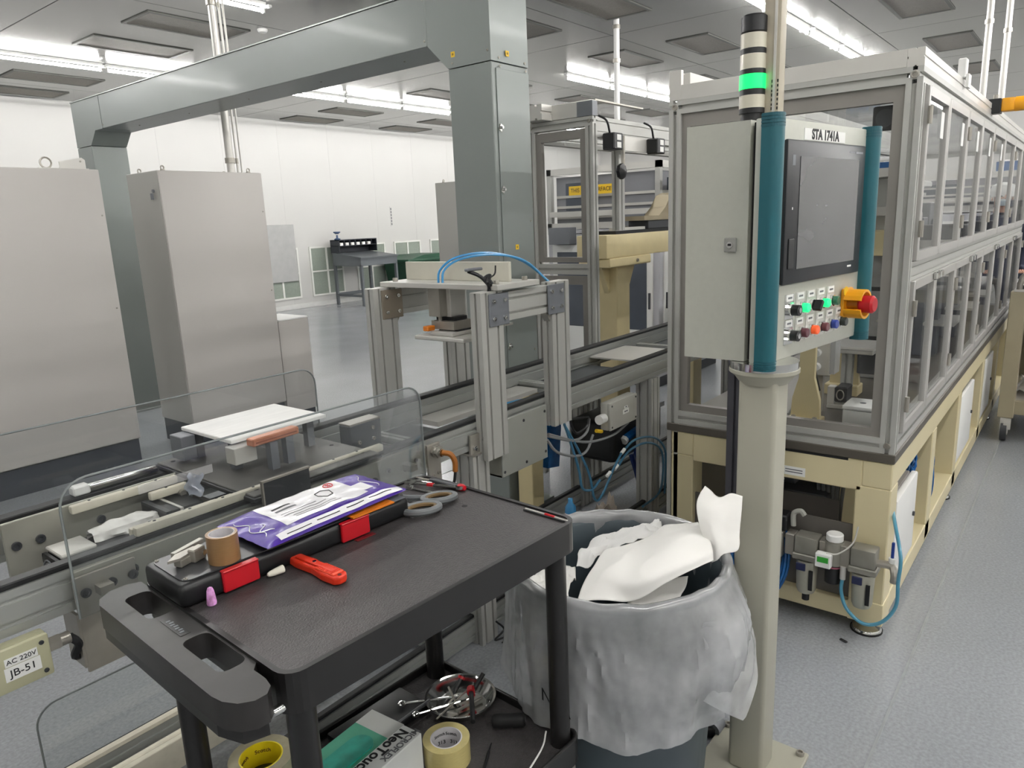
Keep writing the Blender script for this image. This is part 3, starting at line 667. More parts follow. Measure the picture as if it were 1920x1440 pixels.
# base frame
for (x, y, w, d) in ((0, 0, .12, .12), (.87, 0, .1, .14), (1.67, 0, .1, .14), (2.72, 0, .1, .14), (3.6, 0, .1, .14), (L_-.12, 0, .12, .12), (0, .76, .1, .1), (L_-.12, .76, .12, .1), (1.67, .76, .1, .1)):
    mp('base_post', beige, MB().box(x, x+w, y, y+d, .07, .6, .004, 1))
for y in (0, .76):
    mp('base_rail', beige, MB().box(0, L_, y, y+.1, .6, .7, .004, 1)); mp('base_rail', beige, MB().box(0, L_, y, y+.1, .06, .15, .004, 1))
for x in (.0, L_-.1):
    mp('base_rail', beige, MB().box(x, x+.1, .1, .76, .58, .7, .004, 1)); mp('base_rail', beige, MB().box(x, x+.1, .1, .76, .06, .13, .004, 1))
mp('corner_block', beige, MB().box(-.004, .12, -.004, .12, .058, .15, .006, 2))
mp('base_floor', beige, MB().box(.1, L_, .1, .7, .1, .115)); mp('front_panel', darkp, MB().box(.03, .038, .12, .76, .13, .43))
mp('back_panel', darkp, MB().box(.1, L_, .78, .788, .15, .6))
mp('deck', deckm, MB().box(-.005, L_, -.005, D_, .7, .735, .003, 1)); mp('deck_slot', blkm, MB().box(-.001, .02, .15, .55, .69, .7))
for (x, y) in ((.06, .06), (.06, .75), (1.7, .06), (3.6, .06)):
    f = mp('levelling_foot', chrome, MB().lathe([(.055, 0), (.055, .008), (.05, .016), (.022, .026), (.018, .03), (.012, .03), (.012, .07)], (x, y, .0), n=24)); mp('foot_pad', blkm, MB().cyl((x, y, 0), .058, .007, 'z', 24), f)
lb = mp('maker_label', lblm, MB().box(-.0015, 0, .3, .47, .595, .63)); [mp('print_mark', inkg, MB().box(-.002, -.0015, a, a+.006, .61, .622), lb) for a in (.455, .443, .435, .426, .418, .409, .401)]; [mp('print_mark', inkg, MB().box(-.002, -.0015, .31, .375, z_, z_+.004), lb) for z_ in (.606, .616)]; mp('print_mark', inkg, MB().box(-.002, -.0015, .38, .394, .606, .624), lb)
# enclosure frame
P = .05
for (x, y) in ((0, 0), (L_-P, 0), (L_-P, D_-P), (2.3, D_-P)): mp('corner_post', alu, MB().extr('z', .735, 1.98, (x, x+P), (y, y+P), 1, 1, .014, .011))
mp('corner_post', alu, MB().extr('z', .0, 1.98, (0, P), (D_-P, D_), 1, 1, .014, .011))
for (y) in (0, D_-P): mp('top_rail', alu, MB().extr('x', 0, L_, (y, y+P), (1.98, 2.03), 1, 1, .014, .011))
for x in (.0005, L_-P): mp('top_rail', alu, MB().extr('y', P, D_-P, (x, x+P), (1.98, 2.03), 1, 1, .014, .011))
for y in (0, D_-P): mp('header', alu2, MB().extr('x', .0 if y == 0 else .08, L_, (y, y+P), (2.03, 2.085 if y == 0 else 2.14), 1, 1, .006, .003))
mp('header', alu2, MB().box(0, P, P, D_-P, 2.03, 2.085, .001, 1)); mp('header_end', alu2, MB().box(0, .02, D_-P, D_, 2.03, 2.14, .001, 1))
mp('bottom_rail', alu, MB().extr('x', P, L_-P, (0, P), (.735, .8), 1, 1, .014, .011)); mp('bottom_rail', alu, MB().extr('y', P, D_-P, (0, P), (.735, .79), 1, 1, .014, .011))
mp('mid_rail', alu, MB().extr('x', P, L_-P, (0, .045), (1.345, 1.41), 1, 2, .008, .005))
for (y, z) in ((.025, 2.005), (D_-.025, 2.005), (.025, .765)): bolt(mc, (0, y, z), .012, .005, 'x')
# inner trims around the end panes
trim = mat('grey trim strip', '#8e8a85', .45, .3, .03, 5)
for (a, b, c, d) in ((.05, D_-.05, 1.93, 1.98), (.05, .085, .82, 1.93), (D_-.085, D_-.05, .82, 1.93), (.05, D_-.05, .79, .82)): mp('pane_trim', trim, MB().box(.012, .04, a, b, c, d))
mp('end_pane', glass, MB().box(.022, .028, .085, D_-.085, .82, 1.93)); mp('rear_pane', glass, MB().box(2.4, L_-.06, D_-.03, D_-.024, .8, 1.97)); mp('top_pane', glass, MB().box(.05, L_-.05, .05, D_-.05, 2.008, 2.014))
# side doors in two rows
xs = [.06, .49, 1.0, 1.49, 1.98, 2.56, 3.2, 3.78, L_-.06]
strip = mat('door frame aluminium', '#c2c0bc', .35, .45, .03, 4)
for k in range(8):
    a, b = xs[k]+.004, xs[k+1]-.004; w = b-a
    for (z0, z1, row) in ((.802, 1.343, 0), (1.412, 1.976, 1)):
        d = mp('door', strip, MB().box(a, a+.026, -.012, .01, z0, z1, .002, 1).box(b-.026, b, -.012, .01, z0, z1, .002, 1).box(a+.026, b-.026, -.012, .01, z0, z0+.03).box(a+.026, b-.026, -.012, .01, z1-.03, z1))
        mp('pane', glass, MB().box(a+.026, b-.026, -.003, .002, z0+.03, z1-.03), d)
        for z in (z0+.08, z1-.12):
            mp('hinge', steel, MB().cyl((a-.002 if k % 2 == 0 else b+.002, -.017, z), .008, .055, 'z', 8), d)
        if row == 0: mp('handle', chrome, MB().box((b-.07 if k % 2 == 0 else a+.012), (b-.012 if k % 2 == 0 else a+.07), -.028, -.012, z1-.025, z1+.005, .004, 1), d)
        elif k < 5: mp('warning_label', lblm, MB().box(b-.12, b-.06, -.0045, -.003, 1.83, 1.92), d)
# emergency stop on the machine roof edge
t = thing('emergency_stop', 'yellow emergency stop box with red button on machine roof', 'emergency stop', (4.62, .455, 2.035))
part('bracket', t, blk, MB().box(-.06, .06, -.02, .06, 0, .1, .004, 1)); part('housing', t, amber, MB().box(-.05, .05, -.1, -.02, .01, .1, .008, 2)); part('collar', t, amber, MB().cyl((0, -.17, .055), .05, .07, 'y', 18)); part('button', t, mat('lamp red', '#a83a18', .35), MB().cyl((0, -.2, .055), .042, .04, 'y', 18, bev=.008)); part('cable_gland', t, steel, MB().cyl((-.02, .02, .1), .016, .03, 'z', 10)); t.scale = (.7, .7, .7)
t = tag(obj('cable_clip', MB().box(3.55, 3.6, .47, .5, 2.085, 2.16, .004, 1).box(3.56, 3.63, .46, .47, 2.05, 2.1), white), 'white cable clip on the roof edge of the glazed machine', 'clip')
# supply post in front of the base, shade painted into the profile's dark grey
t = thing('supply_post', 'dark slotted cable post behind the operator panel column', 'post', (2.66, 1.0, 0)); part('profile', t, mat('profile grey with painted shade', '#55545a', .45, .4), MB().extr('z', 0, 1.32, (0, .06), (0, .06), 1, 1)); part('cable_duct', t, mat('navy duct', '#1c2732', .5), MB().box(.0, .05, -.05, 0, 0, 1.32, .003, 1))
for z in (.55, .82, 1.05, 1.2): part('duct_clip', t, alu2, MB().box(-.006, .03, -.055, -.05, z, z+.012))
# ---- inside the machine
b2 = mat('cream casting', '#d6c79b', .45, 0, .05, 8)
t = thing('cream_bracket', 'cream cast A-shaped bracket on the machine deck by the column', 'bracket', (3.03, .87, .735))
part('web', t, b2, MB().prism([(-.058, .022), (.058, .022), (.054, .1), (.03, .19), (.03, .34), (-.03, .34), (-.03, .19), (-.054, .1)], -.01, .015, 'x')); part('foot', t, b2, MB().box(-.05, .05, -.064, .064, 0, .022, .003, 1)); part('rib', t, b2, MB().prism([(.015, .022), (.05, .022), (.015, .15)], -.008, .008, 'y'))
for a in (-.045, .04): bolt(t, (-.032, a, .022), .01, .01, 'z')
t = thing('cream_bracket', 'smaller cream bracket holding the flat grey shelf in the machine', 'bracket', (3.6, .87, .735))
part('web', t, b2, MB().prism([(-.07, .05), (.06, .05), (.06, .225), (-.05, .225)], 0, .03, 'x')); part('foot', t, b2, MB().box(-.04, .06, -.075, .075, 0, .05, .004, 1)); part('column', t, alu, MB().extr('z', .05, .23, (-.09, -.045), (-.055, -.01), 1, 1)); bolt(t, (.04, -.05, .05), .012, .012, 'z')
t = thing('shelf_plate', 'flat grey shelf plate carried inside the machine', 'shelf', (3.4, .705, .966)); part('plate', t, mat('satin alu plate', '#b9b7b2', .3, .5), MB().box(0, .29, 0, .2, 0, .02, .003, 1)); part('under_box', t, dgrey, MB().box(.12, .27, .01, .09, -.11, 0, .004, 1)); part('lip', t, alu2, MB().box(0, .006, 0, .2, .02, .03))
t = thing('white_box', 'white plastic junction box with lid on the machine deck', 'junction box', (3.05, .622, .735)); part('box', t, mat('pale grey plastic box', '#c9c9c4', .4), MB().box(0, .15, 0, .11, 0, .066, .004, 2)); part('lid', t, white, MB().box(-.002, .152, -.002, .112, .068, .085, .005, 2)); part('lid_mark', t, mgrey, MB().cyl((.07, .05, .085), .012, .001, 'z', 12))
t = thing('valve_block', 'clear and grey valve block with cable glands behind operator panel', 'valve block', (3.2, .83, .9)); part('block', t, alu2, MB().box(0, .08, 0, .085, 0, .2, .004, 1)); part('cover', t, pane_mat('clear cover', (.85, .85, .85), .06, .3), MB().box(0, .08, -.02, -.001, .01, .2)); part('bracket_leg', t, steel, MB().box(.02, .05, .03, .06, -.165, 0))
for z in (.04, .1, .16): part('gland', t, white, MB().cyl((-.03, .05, z), .016, .03, 'x', 14))
part('cable', t, greyc, MB().tube([(-.03, .05, .1), (-.06, .05, .06), (-.07, .06, -.02), (-.09, .1, -.1), (-.14, .12, -.15)], .006, 8)); part('cable', t, blk, MB().tube([(-.03, .05, .16), (-.07, .05, .12), (-.06, .04, .03), (-.02, .03, -.06)], .005, 8))
t = thing('cylinder_unit', 'dark pneumatic cylinder unit on the machine deck', 'cylinder', (3.3, .74, .735)); part('base', t, alu2, MB().box(0, .16, 0, .12, 0, .02, .003, 1)); part('body', t, alu2, MB().box(.0, .04, .09, .12, .02, .1, .003, 1)); part('motor', t, blk, MB().box(.0, .1, .04, .09, .03, .1, .006, 1)); part('ring', t, steel, MB().tube([(-.003, .065+.015*math.cos(q), .065+.022*math.sin(q)) for q in [2*PI*i/14 for i in range(14)]], .003, 6, 1, True))
t = thing('test_unit', 'tall grey test unit with cream block in the machine', 'test unit', (4.0, .79, .735)); part('panel', t, mat('grey machined panel', '#8d8c8a', .4, .3, .1, 20), MB().box(0, .06, 0, .16, 0, .63, .004, 1)); part('cream_block', t, b2, MB().box(-.2, .05, -.04, .09, .635, .75, .004, 1)); part('column', t, alu, MB().box(.06, .16, .02, .14, 0, 1.0, .004, 1)); part('cross_head', t, alu2, MB().box(-.1, .2, -.06, .26, 1.0, 1.04)); part('cross_head', t, alu2, MB().box(-.1, .2, -.06, .26, .82, .86)); part('dark_slot', t, blk, MB().box(-.003, 0, .02, .14, .05, .09).box(-.003, 0, .02, .14, .45, .47).box(-.003, 0, .03, .1, .2, .22))
for (a, b) in ((-.02, .69), (.06, .69)): bolt(t, (-.2, a, b), .007, .004, 'x', dgrey)
for (a, b) in ((.03, .3), (.12, .3), (.03, .55), (.12, .55), (.08, .38)): bolt(t, (0, a, b), .007, .004, 'x')
# feeder bank along the far side
t = thing('feeder_bank', 'long bank of grey feeder modules along the machine rear side', 'feeder', (4.35, 1.06, .735))
part('light_rail', t, white, MB().box(0, 2.8, .06, .14, 1.0, 1.05, .01, 1)); part('cable_tray', t, alu2, MB().box(0, 2.8, .1, .22, .93, .96)); part('back_rail', t, alu, MB().box(0, 2.8, .18, .23, .6, .66)); 
for k in range(5): part('leg', t, alu, MB().box(.02+k*.68, .07+k*.68, .18, .23, 0, 1.0))
rr = random.Random(3); fm_ = [mgrey, dgrey, alu2, cabm, mat('slate module', '#5c6068', .4)]
for k in range(11):
    x = .05+k*.25; h = rr.uniform(.32, .5); m_ = fm_[k % 5]
    f_ = part('feeder_module', t, m_, MB().box(x, x+.19, .02, .16, .4, .4+h, .006, 1)); part('reel', f_, rr.choice(fm_), MB().cyl((x+.095, -.03, .4+h*.6), .06, .045, 'y', 16)); part('tag', f_, lblm, MB().box(x+.03, x+.1, .018, .02, .42, .47)); part('base_unit', f_, fm_[(k+2) % 5], MB().box(x+.01, x+.18, -.02, .15, .0, .34, .004, 1)); part('clamp', f_, chrome, MB().box(x+.05, x+.14, -.06, -.02, .35, .37))
for k, (x, lb_) in enumerate(((4.75, 'small blue bin with white card nearest inside upper doors'), (5.5, 'small blue bin with white card in the middle of upper doors'), (6.3, 'small blue bin with white card furthest inside upper doors'))):
    q = thing('blue_tray', lb_, 'bin', (x, 1.1, 1.785)); part('tub', q, blued, MB().prism([(.02, 0), (.28, 0), (.3, .1), (0, .1)], 0, .12, 'y')); part('card', q, paper, MB().prism([(.22, .1), (.36, .005), (.38, .02), (.25, .12)], .01, .11, 'y'))
for k, (x, y, h, lbq) in enumerate(((4.75, .66, .62, 'nearest grey fixture tower inside the machine'), (5.5, .66, .55, 'middle grey fixture tower inside the machine'), (6.3, .66, .6, 'furthest grey fixture tower inside the machine'))):
    t = thing('fixture_tower', lbq, 'fixture', (x, y, .735)); part('column', t, mgrey, MB().box(0, .1, 0, .12, 0, h, .004, 1)); part('head', t, alu2, MB().box(-.12, .2, -.1, .2, h, h+.05, .004, 1)); part('tooling', t, dgrey, MB().box(-.08, .14, -.1, .12, h+.05, h+.13, .006, 1)); part('tray', t, alu2, MB().box(-.15, .25, -.1, .05, .2, .215)); part('label_card', t, paper, MB().box(-.085, -.08, -.09, -.01, h-.15, h-.05))
# black corner fan near the roof
t = thing('corner_fan', 'black square fan unit in the top corner of the machine', 'fan', (2.83, .56, 1.85)); part('frame', t, blk, MB().box(0, .03, 0, .08, 0, .08, .004, 1)); part('rotor', t, dgrey, MB().cyl((-.004, .04, .04), .03, .005, 'x', 18))
# clear curved hoses hang inside: pale light conduits
for k, z in enumerate((1.92, 1.88)):
    tag(obj('clear_hose', MB().tube([(3.0, 1.2, z), (3.3, 1.0, z-.02), (3.8, .9, z-.06), (4.6, .85, z-.03)], .012, 8), pane_mat('milky hose', (.9, .9, .9), .1, .6, (.9, .9, .9))), ('upper' if k == 0 else 'lower')+' milky hose hanging below the machine roof', 'hose')
# ---- in the base: boxes, coils, pneumatics
def coil(label, c, R, tilt, n=7, m=blued):
    mb = MB()
    for k in range(n):
        rr = R*(1-.07*k+.05*random.random()); pts = []
        ox, oy = random.uniform(-.02, .02), random.uniform(-.03, .03)
        for i in range(16):
            a = 2*PI*i/16; pts.append((ox+random.uniform(-.006, .006), oy+rr*.55*math.cos(a), rr*math.sin(a)+random.uniform(-.006, .006)))
        mb.tube(pts, .006, 6, 2, True)
    o = obj('hose_coil', mb, m, None, c, (0, 0, tilt)); return tag(o, label, 'hose coil')
def ebox(label, x, z0, z1, w):
    t = thing('control_box', label, 'control box', (x, .484, z0)); h = z1-z0
    part('body', t, cabm, MB().box(0, w, .03, .1, 0, h, .006, 2)); part('door', t, white, MB().box(-.004, w+.004, 0, .026, -.002, h+.002, .006, 2)); part('lock', t, dgrey, MB().cyl((w-.05, -.008, h*.5), .01, .01, 'y', 10))
ebox('white control box in the first opening of the cream base', 2.92, .16, .5, .4); ebox('white control box in the third opening of the cream base', 4.55, .17, .55, .55); ebox('grey control box in the far opening of the cream base', 5.62, .17, .56, .5)
coil('blue hose coil in second opening of the cream base', (3.95, .54, .3), .15, PI/2+.25); coil('small blue hose coil in the far opening of the cream base', (5.28, .53, .27), .1, PI/2+.2, 4)
coil('blue hose coil under the top rail of the first base opening', (3.42, .53, .52), .07, PI/2, 5); coil('big blue hose bundle beside the operator panel column', (2.68, .93, .27), .19, .25, 9)
t = thing('cable_tray', 'grey cables and black pump crowded behind the air regulators', 'pump', (3.0, .68, .36)); part('pump', t, mgrey, MB().cyl((0, .2, .18), .07, .16, 'y', 16)); part('body', t, dgrey, MB().box(-.1, .1, .05, .3, .02, .12, .02, 2))
for k in range(6): part('cable', t, greyc, MB().tube([(-.05-.02*k, .02+.02*k, .32), (-.08, .0+.02*k, .2), (-.02, .02+.015*k, .05), (.05, .04, -.1)], .008, 7))
part('elbow_tube', t, mat('pale tube', '#b9b9b2', .4), MB().tube([(-.12, .28, .1), (-.12, .28, .16), (-.13, .25, .18), (-.13, .22, .16)], .012, 8)); part('shelf', t, mat('dark brown panel', '#5a5550', .5), MB().box(-.13, -.125, -.0, .4, -.1, .12))
REG = mat('dull die cast', '#918f86', .4, .4, .08, 20)
fr = thing('air_regulator', 'row of air regulators with two metal bowls and gauge on cream base', 'air regulator', (2.7, .52, .34))
part('manifold', fr, REG, MB().box(-.03, .03, .31, .40, -.06, .045, .004, 1)); part('valve_pack', fr, blk, MB().box(-.02, .05, .3, .42, .045, .11, .006, 1)); part('elbow', fr, mat('grey elbow', '#a6a69e', .4), MB().tube([(0, .28, .07), (0, .28, .12), (0, .255, .135), (0, .24, .12)], .01, 8))
for (y, nm) in ((.22, 'filter'), (.02, 'lubricator')):
    h_ = part(nm+'_head', fr, REG, MB().box(-.04, .03, y-.042, y+.042, -.02, .05, .006, 2).box(-.045, .035, y-.048, y+.048, -.045, -.02, .004, 1))
    part('bowl', h_, mat('pale metal bowl', '#b5b3a4', .35, .5), MB().lathe([(.012, -.19), (.03, -.185), (.036, -.17), (.04, -.05)], (-.005, y, 0), n=20)); part('sight_window', h_, blkm, MB().box(-.046, -.04, y-.032, y-.018, -.16, -.08)); part('latch', h_, mat('navy latch', '#1c2348', .4), MB().box(-.05, -.044, y-.005, y+.03, -.085, -.055, .002, 1))
part('drain', fr, blk, MB().cyl((-.005, .22, -.22), .014, .03, 'z', 12)); part('coupling', fr, steel, MB().box(-.03, .025, .265, .3, -.04, .045, .003, 1)); part('coupling', fr, steel, MB().box(-.03, .025, .15, .175, -.04, .045, .003, 1)); part('coupling', fr, steel, MB().box(-.03, .025, .065, .1, -.04, .045, .003, 1))
part('regulator_body', fr, REG, MB().cyl((-.01, .125, -.04), .034, .09, 'z', 18)); part('regulator_cap', fr, white, MB().cyl((-.01, .125, .05), .03, .03, 'z', 18, bev=.004)); part('regulator_knob', fr, blk, MB().cyl((-.01, .125, -.115), .028, .07, 'z', 18)); part('knob_ring', fr, mat('pink ring', '#b5677a', .4), MB().cyl((-.01, .125, -.052), .03, .006, 'z', 18))
gp_ = part('pressure_gauge', fr, white, MB().box(-.075, -.045, .12, .175, -.04, .015, .003, 1)); part('gauge_display', gp_, mat('green display', '#1e5c22', .3, emit='#2f8a2a', estr=.25), MB().box(-.0765, -.075, .128, .167, -.018, .003))
part('sensor_wire', fr, alu2, MB().tube([(-.06, .14, .015), (-.05, .1, .02), (-.02, .06, .06), (0, .05, .12)], .003, 6))
part('outlet_elbow', fr, steel, MB().tube([(-.01, -.022, .0), (-.01, -.07, .0), (-.03, -.085, -.02), (-.03, -.085, -.05)], .014, 10)); part('hand_valve', fr, mat('deep blue lever', '#23408f', .35), MB().box(-.01, .0, -.075, -.065, .03, .09, .002, 1)); part('valve_fitting', fr, white, MB().cyl((-.005, -.07, .0), .012, .03, 'z', 12))
part('air_hose', fr, mat('pale blue hose', '#4c8fa8', .3, 0, .04, 10, coat=.3), MB().tube([(-.03, .085, -.08), (-.04, .085, -.13), (-.05, .06, -.19), (-.06, .0, -.225), (-.06, -.06, -.2), (-.05, -.1, -.13), (-.04, -.1, -.04), (-.03, -.1, .05), (.06, -.06, .13), (.16, -.03, .15)], .0065, 8)); part('hose_fitting', fr, alu2, MB().cyl((-.03, .085, -.085), .011, .05, 'z', 12))
# ---------------------------------------------------------------- second guard frame and background line
e2 = thing('guard_frame', 'tall aluminium guard frame with clear panes beyond the conveyor', 'guard frame', (3.6, 2.24, 0))
def ep(name, m, mb, parent=None): return obj(name, mb, m, parent or e2)
W2 = .45
for (x, y) in ((0, 0), (0, W2-.05), (2.0, 0), (2.0, W2-.05)): ep('post', alu, MB().extr('z', 0, 2.1, (x, x+.05), (y, y+.05), 1, 1, .014, .011))
for x in (0, 2.0): ep('cross_rail', alu, MB().extr('y', .05 if x else 0, W2-.05 if x else W2, (x, x+.05), (2.1, 2.15) if not x else (2.05, 2.1), 1, 1, .014, .011))
ep('long_rail', alu, MB().extr('x', .05, 4.0, (0, .05), (2.04, 2.15), 1, 2, .011, .006)); ep('long_rail', alu, MB().extr('x', .05, 4.0, (W2-.05, W2), (2.04, 2.1), 1, 1, .014, .011)); ep('cross_rail', alu, MB().extr('y', .05, W2-.05, (0, .05), (1.28, 1.34), 1, 1, .014, .011))
ep('stub_profile', alu2, MB().extr('x', -.1, .12, (W2-.18, W2-.02), (2.152, 2.235), 2, 1, .014, .01)); ep('top_bar', alu2, MB().box(.0, .045, 0, W2-.1, 2.152, 2.235, .002, 1)); ep('end_cover', mgrey, MB().box(-.002, .05, -.002, .1, 2.152, 2.23)); ep('flat_strip', steel, MB().box(.05, .6, .01, .04, 2.235, 2.243))
for (z0, z1) in ((.6, 1.27), (1.35, 2.09)):
    for b in ((.05, W2-.05, z0, z0+.03), (.05, W2-.05, z1-.05, z1), (.05, .09, z0+.03, z1-.05), (W2-.09, W2-.05, z0+.03, z1-.05)): ep('pane_trim', trim, MB().box(.01, .04, *b))
    ep('pane', glass, MB().box(.022, .027, .09, W2-.09, z0+.03, z1-.05))
for (y, z) in ((.025, 2.125), (W2-.025, 2.125)): bolt(e2, (0, y, z), .011, .004, 'x')
ep('hanger_plate', alu2, MB().box(.22, .62, -.012, 0, 1.98, 2.06)); ep('hanger_post', alu, MB().extr('z', 1.52, 2.04, (.37, .44), (.05, .1), 1, 1, .014, .011))
for x in (.08, .6): 
    q = ep('sensor_camera', blk, MB().box(x, x+.1, -.09, -.012, 1.97, 2.06, .006, 1)); ep('camera_face', lblm, MB().box(x+.03, x+.075, -.0915, -.09, 2.02, 2.05).box(x+.03, x+.075, -.0915, -.09, 1.98, 2.01), q); ep('camera_cable', blk, MB().tube([(x+.02, -.05, 2.06), (x-.03, -.06, 2.12), (x-.05, -.02, 2.15)], .006, 6), q)
ep('black_knob', blk, MB().lathe([(.012, 0), (.045, .01), (.045, .03), (.02, .045)], (.28, -.04, 1.86), 'y', 8)); ep('knob_stem', steel, MB().cyl((.3, -.02, 1.86), .012, .2, 'z', 8))
ep('pallet_stop', blk, MB().box(.95, 1.02, -.04, 0, .9, 1.0))
# cream portal table
t = thing('cream_portal', 'cream painted portal table behind the conveyor inside guard frame', 'portal', (4.15, 2.45, 0))
part('leg', t, b2, MB().box(.1, .27, .02, .19, 0, 1.28, .006, 1)); part('cap_plate', t, b2, MB().box(-.06, .5, -.02, .22, 1.28, 1.34, .006, 1)); part('top_beam', t, b2, MB().box(-.08, 1.6, -.01, .22, 1.34, 1.49, .008, 2)); part('gusset', t, b2, MB().prism([(.27, 1.28), (.45, 1.28), (.27, .95)], .08, .12, 'y')); part('leg', t, b2, MB().box(1.35, 1.5, .03, .2, 0, 1.34, .006, 1)); part('gusset', t, b2, MB().prism([(.1, 1.28), (-.0, 1.28), (.1, 1.1)], .08, .12, 'y'))
bolt(t, (.3, -.02, 1.31), .012, .01, 'y')
part('black_plate', t, blk, MB().box(.05, 1.5, 0, .2, 1.49, 1.512)); part('grey_rail', t, alu2, MB().box(.05, .45, .0, .05, 1.512, 1.53)); part('slide', t, dgrey, MB().box(.5, .95, .0, .16, 1.512, 1.57, .004, 1)); part('tan_device', t, mat('tan metal', '#9a8f77', .45, .3), MB().box(.42, .95, -.01, .16, 1.57, 1.6).prism([(.66, 1.6), (.92, 1.6), (.92, 1.76), (.84, 1.74), (.76, 1.66)], 0, .12, 'y'))
# cream leg visible below the rail
t = thing('cream_post', 'cream square post seen between cover box and hoses', 'post', (2.94, 2.24, 0)); part('shaft', t, b2, MB().box(0, .1, 0, .1, 0, .76, .004, 1)); part('cap', t, b2, MB().box(-.004, .104, -.004, .104, .76, .77))
t = thing('blue_bag', 'blue and white plastic bag hung beside the cream post', 'bag', (3.16, 2.26, .35)); part('white_part', t, white, MB().prism([(0, .2), (.1, .2), (.12, .55), (.02, .55)], 0, .03, 'y')); part('blue_part', t, blued, MB().prism([(-.05, -.1), (.06, -.12), (.1, .2), (-.0, .2)], 0, .035, 'y'))
t = thing('black_drip_pan', 'black tray housing under the conveyor behind the hoses', 'tray', (3.15, 1.86, .33)); part('tray', t, blk, MB().box(0, .55, 0, .28, 0, .22, .03, 3)); part('rim', t, mgrey, MB().box(-.01, .56, -.008, 0, .2, .225))
part('blue_hose', t, blued, MB().tube([(.1, -.01, .12), (.2, -.03, .15), (.32, -.03, .19)], .022, 8)); part('white_tip', t, white, MB().tube([(.08, -.01, .11), (.1, -.01, .12)], .023, 8))
t = thing('bottle', 'small blue and white bottle standing near the lower conveyor belt', 'bottle', (2.72, 1.85, .11)); part('body', t, white, MB().cyl((0, 0, 0), .028, .11, 'z', 14, bev=.005)); part('top', t, bluet, MB().lathe([(.028, .11), (.026, .14), (.012, .16), (.012, .18)], n=14))
tag(obj('hose_bundle', MB().tube([(3.35, 1.78, .1), (3.38, 1.8, .2), (3.36, 1.84, .3), (3.42, 1.86, .4)], .02, 7).tube([(3.42, 1.78, .1), (3.45, 1.8, .22), (3.43, 1.84, .3), (3.5, 1.86, .4)], .018, 7).tube([(3.3, 1.78, .08), (3.31, 1.8, .2), (3.3, 1.84, .35)], .016, 7), mat('navy tube', '#152c66', .35, 0, .2, 20)), 'thick navy hoses below the lower conveyor deck', 'hose')
tag(obj('plastic_wrap', MB().grid(lambda u, v: (2.95+.18*u, 1.82+.05*v, .12+.05*math.sin(5*u+3*v)+.04*noise.noise(Vector((u*5, v*5, 1)))), 12, 10), mat('crumpled film', '#cfc4b8', .3, 0, .1, 10)), 'crumpled clear plastic wrap on the lower conveyor', 'wrap')
# pale panel machine behind: cabinet with window door and yellow sign
lav = mat('pale lavender grey paint', '#bdbdc2', .45, 0, .03, 3); win = mat('dark window', '#4c525c', .2, 0, .1, 3, coat=.3)
def bgmach(label, x, y, w, d, h, n=2, lamp=False):
    t = thing('test_station', label, 'machine', (x, y, 0))
    part('cabinet', t, lav, MB().box(0, w, 0, d, .1, 1.45, .008, 1)); part('plinth', t, dgrey, MB().box(.02, w-.02, .02, d-.02, 0, .1))
    for (a, b) in ((0, 0), (w-.05, 0), (0, d-.05), (w-.05, d-.05)): part('post', t, alu, MB().box(a, a+.05, b, b+.05, 1.45, h))
    for z in (1.5, h-.06): part('rail', t, alu2, MB().box(0, w, 0, .05, z, z+.06).box(0, .05, 0, d, z, z+.06).box(0, w, d-.05, d, z, z+.06))
    part('cross_bar', t, alu2, MB().box(-.03, 0, .05, d-.05, 1.62, 1.67)); part('inner_unit', t, mat('grey hood panel', '#84858a', .45, 0, .06, 3), MB().box(.07, w-.07, .07, d-.07, 1.56, h-.08))
    for k in range(3): part('hood_slat', t, alu2, MB().box(.055, .07, .08, d-.08, 1.6+k*.1, 1.625+k*.1).box(.08, w-.08, .055, .07, 1.6+k*.1, 1.625+k*.1))
    part('hood_window', t, win, MB().box(.06, .07, d*.55, d*.85, 1.68, h-.14).box(w*.2, w*.45, .06, .07, 1.68, h-.14)); part('hood_box', t, mgrey, MB().box(-.06, .0, d*.1, d*.3, 1.52, 1.62))
    for k in range(n):
        a = d*(k+.1)/n; q = part('door', t, white, MB().box(-.02, 0, a, a+d*.8/n, .2, 1.35, .004, 1)); part('window', q, win, MB().box(-.024, -.02, a+.06, a+d*.8/n-.06, .55, 1.28)); part('handle', q, dgrey, MB().box(-.04, -.02, a+.02, a+.035, .75, .9))
        a = w*(k+.1)/n; q = part('door', t, white, MB().box(a, a+w*.8/n, -.02, 0, .2, 1.35, .004, 1)); part('window', q, win, MB().box(a+.06, a+w*.8/n-.06, -.024, -.02, .55, 1.28)); part('handle', q, dgrey, MB().box(a+.02, a+.035, -.04, -.02, .75, .9))
    return t
t = bgmach('pale grey test station with yellow sign behind the guard frame', 6.1, 3.1, 1.4, 1.24, 2.08)
q = part('sign', t, ylw, MB().box(-.055, -.05, .46, .94, 1.82, 1.905)); txt('lettering', 'THIS IS A', .055, inkm, q, (-.056, .82, 1.862), FACE_X, .9, 0); txt('lettering', 'SURFACE', .055, inkm, q, (-.056, .57, 1.862), FACE_X, .9, 0); part('gauge_box', t, mgrey, MB().box(-.12, 0, .9, 1.15, 1.36, 1.52, .004, 1))
bgmach('pale grey test station seen right of the cream portal leg', 7.6, 2.0, 1.3, 1.0, 2.0); bgmach('pale grey test station furthest back on the middle line', 9.3, 2.1, 1.8, 1.2, 2.1); bgmach('pale grey test station right of the white drop pole', 8.6, 4.75, 1.6, 1.2, 2.1)
bgmach('long grey test station seen through the far machine doors', 12.2, .6, 1.8, 1.8, 2.0, 3)
